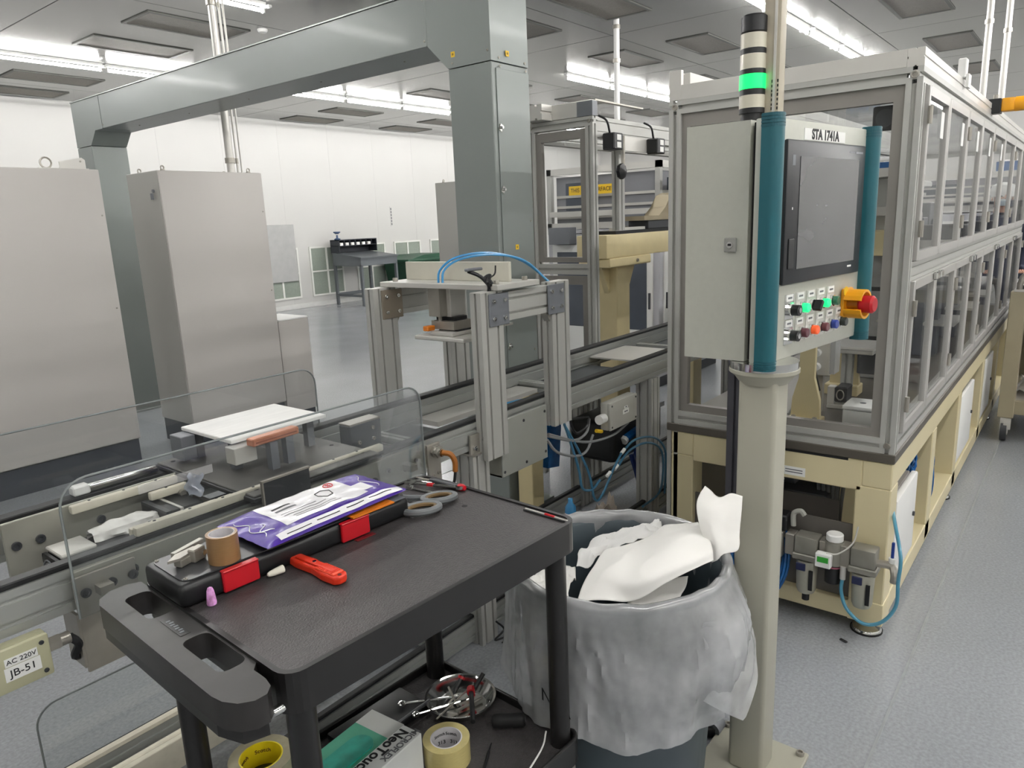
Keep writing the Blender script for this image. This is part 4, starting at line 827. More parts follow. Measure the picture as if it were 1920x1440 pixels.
t = thing('blue_bin', 'blue storage bin with white sheet on the station behind doors', 'bin', (9.4, 2.2, 2.1)); part('tub', t, blued, MB().prism([(.05, 0), (.55, 0), (.6, .3), (0, .3)], 0, .5, 'y')); part('sheet', t, paper, MB().prism([(.35, .3), (.8, .02), (.82, .06), (.4, .34)], .05, .45, 'y'))
t = thing('blue_bin', 'second blue storage bin further along behind the machine doors', 'bin', (12.6, .9, 2.0)); part('tub', t, blued, MB().prism([(.05, 0), (.45, 0), (.5, .14), (0, .14)], 0, .3, 'y')); part('sheet', t, paper, MB().prism([(.35, .14), (.6, .02), (.62, .05), (.4, .18)], .05, .25, 'y'))
t = thing('ceiling_mount_light', 'white task light bar over the station beyond the machine', 'light bar', (9.4, 1.9, 1.86)); part('bar', t, white, MB().box(0, 2.2, 0, .1, 0, .06, .01, 1)); part('end_cap', t, mgrey, MB().box(-.02, 0, 0, .1, 0, .06))
t = thing('black_machine', 'large dark navy machine at the far end of the aisle', 'machine', (10.2, -.3, 0)); part('body', t, mat('dark navy paint', '#1c1e28', .4, 0, .08, 3), MB().box(0, 1.4, 0, .85, .08, 1.6, .01, 1)); part('plinth', t, blkm, MB().box(.03, 1.37, .03, .82, 0, .08)); part('door', t, mat('navy door', '#23263a', .4), MB().box(-.02, 0, .08, .77, .2, 1.5, .006, 1)); part('handle', t, alu2, MB().box(-.05, -.02, .1, .12, .8, 1.0)); part('rail', t, alu2, MB().box(-.04, -.02, 0, .85, 1.1, 1.13))
# ---------------------------------------------------------------- operator panel
HA = Vector((1.79, .6165, 0)); HR = math.radians(-8.3)
hp = thing('operator_panel', 'grey operator panel with touch screen and teal handles on a post', 'operator panel', HA, HR)
HMI_INV = (Matrix.Translation(HA) @ Matrix.Rotation(HR, 4, 'Z')).inverted()
def hw(name, m, mb):          # piece given in room coordinates
    return obj(name, mb, m, hp)
def wm(mb): bmesh.ops.transform(mb.bm, matrix=HMI_INV, verts=mb.bm.verts); return mb
def hl(name, m, mb, parent=None): return obj(name, mb, m, parent or hp)
hw('post', postm, wm(MB().box(1.80, 1.90, .59, .69, .015, 1.2, .012, 3))); hw('base_flange', postm, wm(MB().box(1.72, 1.98, .51, .77, 0, .016, .003, 1)))
hw('top_flange', postm, wm(MB().lathe([(.06, 1.165), (.075, 1.185), (.088, 1.195), (.088, 1.204)], (1.85, .64, 0), n=32))); hw('chrome_ring', chrome, wm(MB().cyl((1.85, .64, 1.204), .085, .02, 'z', 32)))
hw('gusset', postm, wm(MB().prism([(1.90, 1.19), (1.96, 1.19), (1.90, 1.09)], .635, .645, 'y')))
for (x, y) in ((1.74, .53), (1.96, .53), (1.74, .75), (1.96, .75)): bolt(hp, HMI_INV @ Vector((x, y, .016)), .012, .01, 'z')
hw('enclosure', hmi, wm(MB().prism([(1.80, .84), (1.80, .676), (2.31, .612), (2.31, .84)], 1.225, 1.814)))
hl('gap_seal', blkm, MB().box(.012, .52, .046, .056, 1.23, 1.808))
hl('front_panel', hmi, MB().box(-.006, .545, 0, .044, 1.223, 1.814, .004, 2))
def cyl_handle(s):
    # half-round grip running the whole height with ribbed ends
    P = [(s-.026, .012), (s-.026, -.008)]+[(s+.026*math.cos(a), -.008+.022*math.sin(a)) for a in [PI+PI*i/12 for i in range(1, 13)]]+[(s+.026, .012)]
    h_ = hl('handle', teal, MB().prism(P, 1.236, 1.79)); h_.data.polygons.foreach_set('use_smooth', [True]*len(h_.data.polygons)); h_.data.set_sharp_from_angle(angle=.6)
    for (a, b) in ((1.212, 1.236), (1.79, 1.82)):
        n = 4; e = MB()
        for k in range(n):
            z0 = a+(b-a)*k/n; z1 = a+(b-a)*(k+.8)/n
            Q = [(s+(x-s)*1.03, y*1.02) for x, y in P]; e.prism(Q, z0, z1); e.prism([(s+(x-s)*.97, y*.98) for x, y in P], z1, a+(b-a)*(k+1)/n)
        hl('ribbed_end', tealr, e, h_)
cyl_handle(-.012); cyl_handle(.565)
lk = hl('lock_plate', mat('grey lock', '#a3a39d', .4, .3), MB().box(0, .006, -.016, .016, -.018, .018, .002, 1)); lk.location = HMI_INV @ Vector((1.794, .718, 1.52)); lk.rotation_euler = (0, 0, -HR)
hl('lock_cylinder', chrome, MB().cyl((-.004, 0, 0), .008, .005, 'x', 14), lk); hl('key_slot', blkm, MB().box(-.006, -.004, -.004, .004, -.002, .003), lk)
q = hl('name_plate', lblm, MB().box(.155, .395, -.0012, 0, 1.769, 1.797)); txt('lettering', 'STA 1741A', .034, inkm, q, (.275, -.0014, 1.783), FACE_Y, 1.0, .0013)
mo = hl('monitor', mat('black monitor bezel', '#27282b', .35, 0, .03, 10), MB().box(.05, .515, -.012, 0, 1.416, 1.766, .005, 2))
hl('screen', mat('grey reflective screen', '#4f5053', .14, .0, .25, 5, coat=.8, stretch=(1, 1, 2)), MB().box(.116, .467, -.0135, -.0115, 1.453, 1.727), mo)
hl('brand_print', mat('pale ink', '#8d9094', .5), MB().box(.405, .44, -.0124, -.012, 1.744, 1.7475).box(.445, .492, -.0124, -.012, 1.743, 1.7485), mo); hl('usb_door', blk, MB().box(.068, .1, -.0145, -.012, 1.455, 1.53, .002, 1), mo); hl('power_led', lblm, MB().box(.082, .086, -.0125, -.012, 1.6, 1.606), mo); hl('logo_patch', mgrey, MB().box(.075, .09, -.0125, -.012, 1.705, 1.73), mo); hl('small_logo', lblm, MB().box(.43, .455, -.0125, -.012, 1.436, 1.441), mo)
btn = lambda n, c, e=0: mat('button '+n, c, .3, 0, .03, 8, coat=.4, emit=(c if e else None), estr=e)
rows_ = ((1.355, (('key', None), ('push', btn('lit green', '#12d877', .8)), ('turn', None), ('push', btn('lit green', '#12d877', .8)), ('push', btn('dark green', '#2e6b50')), )),
         (1.289, (('key', None), ('push', btn('dark red', '#5a1c2c')), ('push', btn('orange', '#e0551e', .25)), ('push', btn('maroon', '#6b343c')), ('push', btn('blue', '#2a3f97')), ('push', btn('black green', '#2c332f')))))
for z, lst in rows_:
    for k, (kd, m_) in enumerate(lst):
        s = .112+k*.061
        p_ = hl('button_plate', chrome if k == 0 else alu2, MB().box(s-.024, s+.024, -.0015, 0, z-.03, z+.034)); 
        hl('text_tag', lblm, MB().box(s-.018, s+.018, -.0028, -.0015, z+.016, z+.033), p_); hl('tag_print', inkg, MB().box(s-.011, s+.011, -.0031, -.0028, z+.022, z+.027), p_)
        hl('bezel_ring', chrome, MB().cyl((s, -.012, z-.006), .0155, .0105, 'y', 20), p_)
        if kd == 'push': hl('button_cap', m_, MB().cyl((s, -.026, z-.006), .0125, .0145, 'y', 20, bev=.002), p_)
        elif kd == 'key': hl('key_switch', blk, MB().cyl((s, -.03, z-.006), .014, .018, 'y', 18), p_); hl('key_barrel', chrome, MB().cyl((s, -.032, z-.006), .007, .003, 'y', 14), p_)
        else: hl('selector_knob', blk, MB().box(s-.006, s+.006, -.034, -.012, z-.021, z+.009, .003, 2, Matrix.Translation((s, 0, z-.006)) @ Matrix.Rotation(.6, 4, 'Y') @ Matrix.Translation((-s, 0, -z+.006))), p_)
es = hl('emergency_stop', amber, MB().box(.425, .49, -.012, 0, 1.285, 1.375, .006, 2)); 
sh = MB()
for sg in (1, -1):      # yellow protective shroud, two curved walls
    P = [(.457+r*math.cos(a), 1.33+sg*r*math.sin(a)) for r, rg in ((.042, range(0, 9)), (.035, range(8, -1, -1))) for a in [.35+(PI-.7)*i/8 for i in rg]]
    sh.prism(P, -.06, -.012, 'y')
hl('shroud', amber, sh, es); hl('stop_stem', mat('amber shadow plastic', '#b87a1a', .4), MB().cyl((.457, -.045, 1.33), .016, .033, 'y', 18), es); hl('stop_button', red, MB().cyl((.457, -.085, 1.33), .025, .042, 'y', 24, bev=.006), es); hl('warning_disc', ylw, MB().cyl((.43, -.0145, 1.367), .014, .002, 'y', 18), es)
# signal tower
t = thing('signal_tower', 'stack light with lit green band on the operator panel roof', 'signal light', (1.872, .702, 1.814))
lens = mat('cream lens', '#cfcab8', .3, 0, .03, 40, coat=.3, stretch=(1, 1, .02)); 
part('base', t, blk, MB().cyl((0, 0, 0), .026, .022, 'z', 28).cyl((0, 0, .022), .0305, .012, 'z', 28))
z = .034
for k, (m_, h) in enumerate(((lens, .03), (None, .014), ('g', .034), (None, .012), (lens, .034), (None, .013), (lens, .034), (None, .042))):
    if m_ is None: part('black_ring' if k < 7 else 'cap', t, blk, MB().cyl((0, 0, z), .0305, h, 'z', 28, bev=(.004 if k == 7 else 0)))
    elif m_ == 'g': part('green_lens', t, mat('lit green lens', '#10e060', .4, emit='#06f060', estr=1.1), MB().cyl((0, 0, z), .0315, h, 'z', 28))
    else: part('clear_lens', t, m_, MB().cyl((0, 0, z), .0305, h, 'z', 28))
    z += h
t = thing('cable_riser', 'cream square cable riser running from operator panel to ceiling', 'cable riser', (1.9, .66, 1.814)); part('duct', t, mat('cream riser paint', '#bdb5a2', .4, 0, .03, 10), MB().box(-.021, .021, -.021, .021, 0, CZ-1.814, .004, 2))
part('edge_strip', t, alu2, MB().box(-.024, -.021, -.012, -.006, 0, CZ-1.814))
for k in range(9):
    for y_ in (-.004, -.0175): part('print_mark', t, inkm, MB().box(-.0216, -.021, y_-.002, y_+.0015, .005+k*.0105, .010+k*.0105+(k % 3)*.001))
# ---------------------------------------------------------------- utility cart
CT = Vector((.929, 1.139, 0)); CR = math.radians(-3); CM = Matrix.Translation(CT) @ Matrix.Rotation(CR, 4, 'Z')
ct = thing('utility_cart', 'black plastic two shelf utility cart with moulded handle', 'cart', CT, CR)
def kp(name, m, mb, parent=None): return obj(name, mb, m, parent or ct)
def rrect(x0, x1, y0, y1, r, n=5):
    P = []
    for (cx, cy, a0) in ((x1-r, y1-r, 0), (x0+r, y1-r, PI/2), (x0+r, y0+r, PI), (x1-r, y0+r, 1.5*PI)):
        P += [(cx+r*math.cos(a0+PI/2*i/n), cy+r*math.sin(a0+PI/2*i/n)) for i in range(n+1)]
    return P
def shelf(zf, skirt, lip):
    s = kp('shelf', cartm, MB().prism(rrect(-.37, .372, -.255, .257, .03), zf-.012, zf))
    r = MB(); A = rrect(-.376, .378, -.262, .264, .036); B = rrect(-.366, .368, -.252, .254, .028); n = len(A)
    vs = [(x, y, zf-skirt) for x, y in A]+[(x, y, zf+lip) for x, y in A]+[(x, y, zf+lip) for x, y in B]+[(x, y, zf-skirt) for x, y in B]; fs = []
    for k in range(4):
        for i in range(n): fs.append((k*n+i, k*n+(i+1) % n, ((k+1) % 4)*n+(i+1) % n, ((k+1) % 4)*n+i))
    r.raw(vs, fs); kp('shelf_skirt', cartl, r)
shelf(.93, .068, .004); shelf(.352, .05, .022)
for (a, b) in ((-.335, -.222), (.338, -.222), (-.335, .224), (.338, .224)):
    kp('leg', cartl, MB().lathe([(.028, .34), (.0245, .36), (.0245, .86), (.03, .875)], (a, b, 0), n=24)); kp('leg_socket', cartl, MB().cyl((a, b, .872), .033, .046, 'z', 24))
    c = kp('caster_fork', steel, MB().box(a-.018, a+.018, b-.03, b+.03, .1, .3)); kp('caster_wheel', dgrey, MB().cyl((a-.012, b, .055), .055, .024, 'x', 20), c)
# handle end: a flat plate with two rounded hand holes
z0, z1 = .88, .928
def plate_with_holes(outer, holes, za, zb, name, m):
    bm = bmesh.new(); es = []
    for loop in [outer]+holes:
        vs = [bm.verts.new((x, y, zb)) for x, y in loop]
        es += [bm.edges.new((vs[k], vs[(k+1) % len(vs)])) for k in range(len(vs))]
    bmesh.ops.triangle_fill(bm, use_beauty=True, edges=es)
    r = bmesh.ops.extrude_face_region(bm, geom=bm.faces[:])
    bmesh.ops.translate(bm, verts=[v for v in r['geom'] if isinstance(v, bmesh.types.BMVert)], vec=(0, 0, za-zb))
    mb = MB(); mb.bm.free(); mb.bm = bm; mb.sm = True
    return kp(name, m, mb)
HO = [(-.374, .268), (-.40, .28), (-.43, .278), (-.455, .26), (-.464, .235), (-.464, -.2), (-.46, -.225), (-.448, -.248), (-.428, -.262), (-.408, -.262), (-.394, -.248), (-.389, -.225), (-.389, -.19), (-.374, -.172)]
hlm = mat('worn black handle plastic', '#2b2928', .42, 0, .14, 30)
plate_with_holes(HO, [rrect(-.428, -.380, .10, .222, .016, 4)[::-1], rrect(-.428, -.380, -.158, -.018, .016, 4)[::-1]], z0, z1, 'handle', hlm); bv = ct.children[-1].modifiers.new('edge', 'BEVEL'); bv.width = .004; bv.segments = 2; bv.limit_method = 'ANGLE'
kp('handle_skirt', cartl, MB().prism([(-.462, .235), (-.462, -.2), (-.446, -.248), (-.41, -.26), (-.41, -.25), (-.44, -.235), (-.452, -.2), (-.452, .235)], .858, z0))
lg = kp('moulded_logo', cartl, MB().box(-.418, -.40, .0, .08, z1, z1+.0008)); [kp('logo_stroke', mgrey, MB().box(-.414+.002*(k % 2), -.404-.002*((k+1) % 2), .01+k*.009, .015+k*.009, z1+.0008, z1+.0014), lg) for k in range(7)]
bolt(ct, (-.386, -.225, .9), .008, .012, 'x', chrome); kp('pin', chrome, MB().cyl((-.39, -.235, .872), .008, .035, 'x', 12))
kp('drain_hole', blkm, MB().cyl((.285, .012, .9301), .007, .0004, 'z', 16))
# ---- things on the cart, placed in the cart's own directions
def on_cart(name, label, cat, u, v, z, rz=0): return thing(name, label, cat, CM @ Vector((u, v, z)), CR+rz)
t = on_cart('tool_case', 'long flat black plastic case with two red latches on cart', 'case', 0, 0, .931)
cs = mat('black case plastic', '#121315', .38, 0, .08, 30)
part('shell', t, cs, MB().box(-.378, .168, .076, .236, 0, .047, .012, 3)); part('lid_panel', t, mat('grey black lid', '#3a3b3d', .32, 0, .05, 20), MB().prism(rrect(-.366, .156, .086, .226, .02), .047, .0495))
for (a, b) in ((-.358, .095), (-.358, .217), (.148, .095), (.148, .217)): bolt(t, (a, b, .0495), .004, .002, 'z', steel)
for a in (-.3, -.03): part('latch', t, red, MB().box(a, a+.074, .068, .0765, .004, .046, .002, 1)); 
for a in (-.3, -.03): part('latch_lip', t, red, MB().box(a, a+.074, .066, .08, .044, .048, .0015, 1))
# tape roll upright
t = on_cart('tape_roll', 'brown packing tape roll standing on the case', 'tape', -.272, .112, .9812); bt = mat('brown tape', '#8a6a44', .35, 0, .08, 60, coat=.3, stretch=(1, 1, 20))
part('tape', t, bt, MB().lathe([(.024, 0), (.0295, 0), (.0295, .056), (.024, .056)], n=40, cap=False)); part('core', t, mat('pale core', '#c9c6c8', .6), MB().lathe([(.024, .056), (.0225, .056), (.0225, 0), (.024, 0)], n=40, cap=False))
# little vise / gauge block
t = on_cart('steel_clamp', 'small steel clamp block lying on the case left of the tape', 'clamp', -.318, .165, .9812, .35)
part('jaw', t, steel, MB().box(-.03, .012, -.012, .008, 0, .016, .002, 1)); part('blade', t, steel, MB().prism([(-.05, .0), (-.02, .012), (.02, .006), (.02, -.008), (-.03, -.012)], .016, .021)); part('block', t, steel, MB().box(-.006, .024, -.022, -.004, 0, .026, .002, 1)); part('bar', t, steel, MB().box(-.02, .055, .012, .024, .012, .022, .001, 1)); part('knob', t, chrome, MB().cyl((.02, -.024, .012), .006, .01, 'y', 12))
# wipes pack
t = on_cart('wipes_pack', 'purple and white plastic pack of wipes lying on the case', 'pack', -.022, .163, .9812, .03)
pu = mat('purple film', '#41208c', .38, 0, .12, 12, coat=.25, bump=.6, bscale=45)
def bagf(sgn, off=0):
    def f(u, v):
        x = -.19+.38*u; y = -.098+.196*v
        e = min(1, min(u, 1-u)/.16)**.5*min(1, min(v, 1-v)/.12)**.5
        wv = .0035*noise.noise(Vector((x*26, y*26, 3)))*(1 if sgn > 0 else 0)
        jag = .006*noise.noise(Vector((y*60, 1, 1)))*(1 if u < .03 or u > .97 else 0)
        return (x+jag, y+.012*u, .012+sgn*(.0125*e+off)+wv*e)
    return f
part('film', t, pu, MB().grid(bagf(1), 44, 26).grid(bagf(-1), 20, 12))
def labf(u0, u1, v0, v1, off):
    g_ = bagf(1, off); return lambda a, b: g_(u0+(u1-u0)*a, v0+(v1-v0)*b)
wl = mat('glossy white film print', '#efeef0', .25, 0, .02, 10, coat=.5)
part('front_label', t, wl, MB().grid(labf(.2, .78, .22, .93, .0006), 30, 18)); part('side_band', t, wl, MB().grid(labf(.09, .97, .02, .12, .0008), 40, 5)); part('label_flap', t, wl, MB().grid(labf(.78, .86, .3, .55, .0006), 6, 6))
F = bagf(1, .0011)
def strips(name, m, lst):
    for (u0, u1, v0, v1) in lst: part(name, t, m, MB().grid(labf(u0, u1, v0, v1, .0011), 8, 2))
strips('print_line', inkg, [(.26, .4, .6, .64), (.26, .5, .5, .515), (.26, .55, .44, .455), (.3, .6, .38, .395), (.3, .62, .33, .345)]); strips('print_line', inkm, [(.26, .385, .68, .72), (.14, .3, .05, .062), (.34, .5, .06, .075), (.55, .68, .065, .08), (.72, .9, .07, .085)]); strips('purple_stripe', pu, [(.3, .8, .15, .19)])
hx = MB(); hx.tube([F(.6+.055*math.cos(PI/3*k+.3), .62+.11*math.sin(PI/3*k+.3)) for k in range(6)], .0012, 5, 1, True); part('hexagon_mark', t, inkm, hx)
rc = MB(); rc.tube([F(.7+.03*math.cos(2*PI*k/16), .8+.06*math.sin(2*PI*k/16)) for k in range(16)], .0012, 5, 1, True); rc.tube([F(.685, .76), F(.715, .84)], .0012, 5, 1); rc.tube([F(.69, .83), F(.71, .77)], .0012, 5, 1); part('red_symbol', t, red, rc)
ws = MB(); ws.tube([F(.06+.02*math.sin(k*.9), .2+.045*k) for k in range(14)], .0011, 5, 3); ws.tube([F(.1+.03*math.cos(k), .25+.03*k) for k in range(8)], .0011, 5, 3); ws.tube([F(.9+.03*math.sin(k*.8), .3+.05*k) for k in range(11)], .0011, 5, 3); part('white_print', t, wl, ws)
# orange strip under the pack
t = on_cart('orange_card', 'thin orange card sticking out under the wipes pack', 'card', 0, 0, .9814); part('card', t, orange, MB().box(.0, .115, .066, .2, 0, .003)); part('grey_edge', t, mgrey, MB().box(.118, .15, .07, .2, 0, .002))
# ear plugs
def plug(label, m, M_):
    t = thing('ear_plug', label, 'ear plug', M_.to_translation()); t.matrix_world = M_
    part('foam', t, m, MB().lathe([(.0075, 0), (.0078, .002), (.0066, .012), (.0055, .018), (.0038, .0215), (.0008, .0228)], n=18)); part('base_disc', t, m, MB().cyl((0, 0, -.0004), .0074, .0006, 'z', 18))
pk = mat('pink white foam', '#e59ad4', .7, 0, .5, 120)
plug('pink marbled foam ear plug standing upright on the cart', pk, CM @ Matrix.Translation((-.332, .058, .932)) @ Matrix.Diagonal((1.15, 1.15, 1.5, 1)))
plug('white foam ear plug lying beside the case', mat('white foam', '#e6e2d4', .7), CM @ Matrix.Translation((-.18, .062, .9395)) @ Matrix.Rotation(-.1, 4, 'Z') @ Matrix.Rotation(-PI/2-.05, 4, 'Y') @ Matrix.Diagonal((1.05, 1.05, 1.5, 1)))
# utility knife
t = on_cart('utility_knife', 'bright orange red safety knife on the cart top', 'knife', -.138, .008, .931, -1.52); kr = mat('orange red plastic', '#d8341a', .38, 0, .05, 20)
part('handle', t, kr, MB().prism([(-.08, -.012), (-.07, .014), (-.02, .017), (.01, .013), (.04, .016), (.075, .016), (.085, .006), (.085, -.01), (.075, -.019), (.04, -.02), (.0, -.014), (-.05, -.016)], 0, .018)); bv = t.children[-1].modifiers.new('edge', 'BEVEL'); bv.width = .005; bv.segments = 3; bv.limit_method = 'ANGLE'; part('spine', t, kr, MB().box(-.06, .06, -.008, .008, .018, .022, .003, 2))
part('grip', t, mat('light orange grip', '#e8553a', .45), MB().box(.015, .072, -.015, .012, .018, .0205, .002, 1))
for k in range(8): part('grip_rib', t, kr, MB().box(.02+k*.006, .0225+k*.006, -.013, .01, .0205, .0215))
part('lanyard_hole', t, mat('dark hole', '#5a140c', .6), MB().cyl((.077, -.003, .0181), .004, .0006, 'z', 14)); part('screw', t, chrome, MB().cyl((-.005, .0, .022), .004, .001, 'z', 12)); part('blade_tip', t, steel, MB().box(-.086, -.078, -.01, -.006, .004, .006))
# scissors
t = on_cart('scissors', 'grey handled scissors lying on the cart beyond the case', 'scissors', .225, .11, .931, -.5); sg = mat('grey scissor plastic', '#6d7072', .45); si = mat('brown inner grip', '#6e5836', .5)
for k, (cx, cy, rx, ry) in enumerate(((-.005, -.055, .042, .026), (.05, -.005, .04, .024))):
    h_ = part('handle', t, sg, MB().tube([(cx+rx*math.cos(a), cy+ry*math.sin(a), .011) for a in [2*PI*i/20 for i in range(20)]], .0085, 8, 1, True))
    part('inner_grip', t, si, MB().tube([(cx+rx*.8*math.cos(a), cy+ry*.74*math.sin(a), .012) for a in [2*PI*i/20 for i in range(20)]], .005, 7, 1, True))
part('shank', t, sg, MB().tube([(-.03, -.035, .01), (-.035, .0, .009), (-.035, .04, .008)], .007, 8)); part('shank', t, sg, MB().tube([(.02, .012, .01), (-.015, .03, .009), (-.035, .05, .008)], .007, 8)); part('blade', t, steel, MB().prism([(-.045, .03), (-.03, .03), (-.06, .13)], .004, .007)); part('pivot', t, chrome, MB().cyl((-.035, .045, .012), .006, .003, 'z', 12))
# wrenches, screwdriver
def wrench(label, u, v, rz, L, r, band=False, z=.9315):
    t = on_cart('wrench', label, 'wrench', u, v, z, rz)
    part('shaft', t, chrome, MB().box(0, L, -r*.45, r*.45, .0, .005, .0015, 1)); ring = MB(); ring.lathe([(r*.62, 0), (r, 0), (r*1.02, .004), (r, .008), (r*.62, .008), (r*.6, .004), (r*.62, 0)], (L+r*.8, 0, 0), n=18, cap=False); part('ring_end', t, chrome, ring)
    P = [(-.0, -r*.5), (-r*.8, -r*1.05), (-r*2.2, -r*.95), (-r*2.3, -r*.55), (-r*1.2, -r*.4), (-r*1.2, r*.4), (-r*2.3, r*.55), (-r*2.2, r*.95), (-r*.8, r*1.05), (0, r*.5)]
    part('jaw', t, chrome, MB().prism(P, 0, .007))
    if band: part('red_band', t, red, MB().box(L*.3, L*.45, -r*.5, r*.5, -.0003, .0056))
wrench('larger chrome combination wrench with red band at cart edge', .305, .215, -1.2, .12, .012, True, .9365); wrench('smaller chrome wrench lying beside the scissors', .285, .2, -1.45, .08, .008); wrench('chrome wrench half hidden under the larger one', .335, .22, -1.35, .1, .0105, False, .9315)
t = on_cart('screwdriver', 'black and red screwdriver lying along the far cart edge', 'screwdriver', .345, .2, .9375, -1.48); part('shaft', t, steel, MB().cyl((-.05, 0, 0), .003, .06, 'x', 10)); part('handle', t, dgrey, MB().lathe([(.005, 0), (.0075, .01), (.0085, .06), (.008, .1)], (0, 0, .001), 'x', 14)); part('end_cap', t, red, MB().lathe([(.009, 0), (.0095, .012), (.006, .02)], (.1, 0, .001), 'x', 14))
t = on_cart('hex_key', 'thin steel pick with red sleeve in the cart corner groove', 'pick', .352, -.185, .934, -1.57); part('rod', t, alu2, MB().cyl((-.06, 0, 0), .0022, .125, 'x', 8)); part('sleeve', t, red, MB().cyl((.0, 0, 0), .0034, .028, 'x', 10)); part('dark_rod', t, blk, MB().cyl((-.06, -.006, -.001), .002, .12, 'x', 8))
tag(obj('red_chip', MB().box(0, .05, 0, .012, 0, .002), mat('dark red plastic', '#6e1a1e', .35), None, CM @ Vector((.0, .058, .9305)), (0, 0, CR)), 'flat dark red plastic sliver in front of the case', 'scrap'); tag(obj('white_chip', MB().box(0, .022, 0, .012, 0, .006, .002, 1), white, None, CM @ Vector((.175, .06, .9305)), (0, 0, CR+.3)), 'small white chip at the right end of the case', 'scrap')
# ---- lower shelf
ZS = .3525
bowl = on_cart('steel_bowl', 'round polished steel tool dish on the lower cart shelf', 'dish', .285, .07, ZS)
part('dish', bowl, chrome, MB().lathe([(.0, .002), (.066, .002), (.074, .012), (.088, .03), (.094, .031), (.091, .026), (.077, .008), (.068, 0), (.0, 0)], n=48, cap=False))
def rod(label, name, u0, v0, z0_, u1, v1, z1_, r, m, red_at=None, cat='hex key', head=0):
    a, b = CM @ Vector((u0, v0, z0_)), CM @ Vector((u1, v1, z1_)); mid = a
    t = thing(name, label, cat, a); d = b-a; part('shank', t, m, MB().tube([(0, 0, 0), d*.5, d], r, 8, 1))
    if red_at is not None: part('red_collar', t, red, MB().tube([d*red_at, d*(red_at+.14)], r*1.7, 10, 1))
    if head: part('ring_end', t, m, MB().tube([d*1.0+Vector((head*math.cos(q), head*math.sin(q), 0)) for q in [2*PI*i/12 for i in range(12)]], r*1.1, 6, 1, True))
rod('long chrome spanner leaning out of dish to the left', 'spanner', .29, .08, ZS+.02, .165, .165, ZS+.03, .0035, chrome, None, 'spanner', .008); rod('second chrome spanner leaning out of dish lower left', 'spanner', .3, .05, ZS+.02, .16, .105, ZS+.03, .0035, chrome, None, 'spanner', .007); rod('thin steel rod crossing the dish toward the tape', 'hex_key', .335, .07, ZS+.035, .18, .05, ZS+.03, .0022, steel)
rod('black screwdriver with red collar leaning over the dish', 'screwdriver', .3, .05, ZS+.025, .345, .04, ZS+.075, .006, blk, .05, 'screwdriver'); rod('black rod with red tip standing in the dish', 'screwdriver', .29, .1, ZS+.02, .325, .1, ZS+.055, .006, blk, .8, 'screwdriver'); rod('black handle hanging over the near dish rim', 'screwdriver', .31, .055, ZS+.045, .225, -.035, ZS+.035, .0065, blk, .02, 'screwdriver'); rod('short steel key lying in the dish', 'hex_key', .25, .05, ZS+.012, .33, .035, ZS+.012, .004, steel); rod('stubby steel key leaning in the middle of dish', 'hex_key', .265, .06, ZS+.012, .28, .11, ZS+.04, .003, steel); rod('dark hex key resting at the far dish wall', 'hex_key', .24, .09, ZS+.012, .32, .115, ZS+.014, .004, dgrey)
t = on_cart('hammer_handle', 'black rubber ribbed handle on the lower shelf beside dish', 'handle', .272, -.055, ZS+.0185, -.85)
hh = MB(); hh.lathe([(.012, 0), (.0165, .006), (.0175, .02), (.0165, .05), (.0175, .055), (.0175, .078), (.013, .084)], (0, 0, 0), 'x', 22); part('grip', t, blkm, hh); part('end_disc', t, dgrey, MB().cyl((.084, 0, 0), .01, .001, 'x', 18))
tag(obj('pen', MB().cyl((0, 0, .004), .0035, .075, 'x', 10).cyl((.075, 0, .004), .002, .03, 'x', 8), blk, None, CM @ Vector((.135, -.15, ZS)), (0, 0, CR+.55)), 'thin black pen lying near the cart front', 'pen'); tag(obj('zip_tie', MB().tube([(0, 0, 0), (.12, .03, .003), (.17, .055, .01)], .0022, 6, 5), white, None, CM @ Vector((.14, -.255, ZS+.026)), (0, 0, CR+.0)), 'white zip tie hanging over the lower shelf front lip', 'zip tie')
# gloves box
t = on_cart('glove_box', 'green and white glove box with teal gloves on lower shelf', 'box', .055, .055, ZS, .12)
gw = mat('white carton', '#dcdfdc', .5); gg = mat('green carton print', '#3f8f74', .5, 0, .1, 14)
part('carton', t, gw, MB().box(-.24, .0, -.085, .075, 0, .1, .002, 1)); part('green_panel', t, gg, MB().box(-.239, -.055, -.03, .0745, .1, .1005)); part('green_edge', t, gg, MB().box(-.24, -.03, .0755, .076, .005, .083))
part('opening', t, mat('teal nitrile glove', '#0f8a78', .4, 0, .2, 30, bump=.5, bscale=40), MB().prism(rrect(-.24, -.075, -.022, .04, .03), .1005, .104)); part('grey_panel', t, mat('grey carton print', '#b4b6b2', .5), MB().prism([(-.055, .075), (0, .075), (0, -.03), (-.07, -.03)], .1, .1004))
txt('lettering', 'NeoTouch', .037, inkm, t, (-.095, -.045, .1008), (0, 0, PI), 1, .0008); txt('lettering', 'MICROFLEX', .022, inkg, t, (-.055, -.069, .1008), (0, 0, PI), 1, .0004)
sz = part('size_panel', t, mat('navy print', '#2b3b57', .5), MB().box(-.001, .0006, -.045, -.005, .035, .08)); txt('lettering', '9½-10', .014, lblm, sz, (.0012, -.025, .07), (PI/2, 0, PI/2), .8, 0); txt('lettering', 'XL', .012, lblm, sz, (.0012, -.025, .048), (PI/2, 0, PI/2), .8, 0)
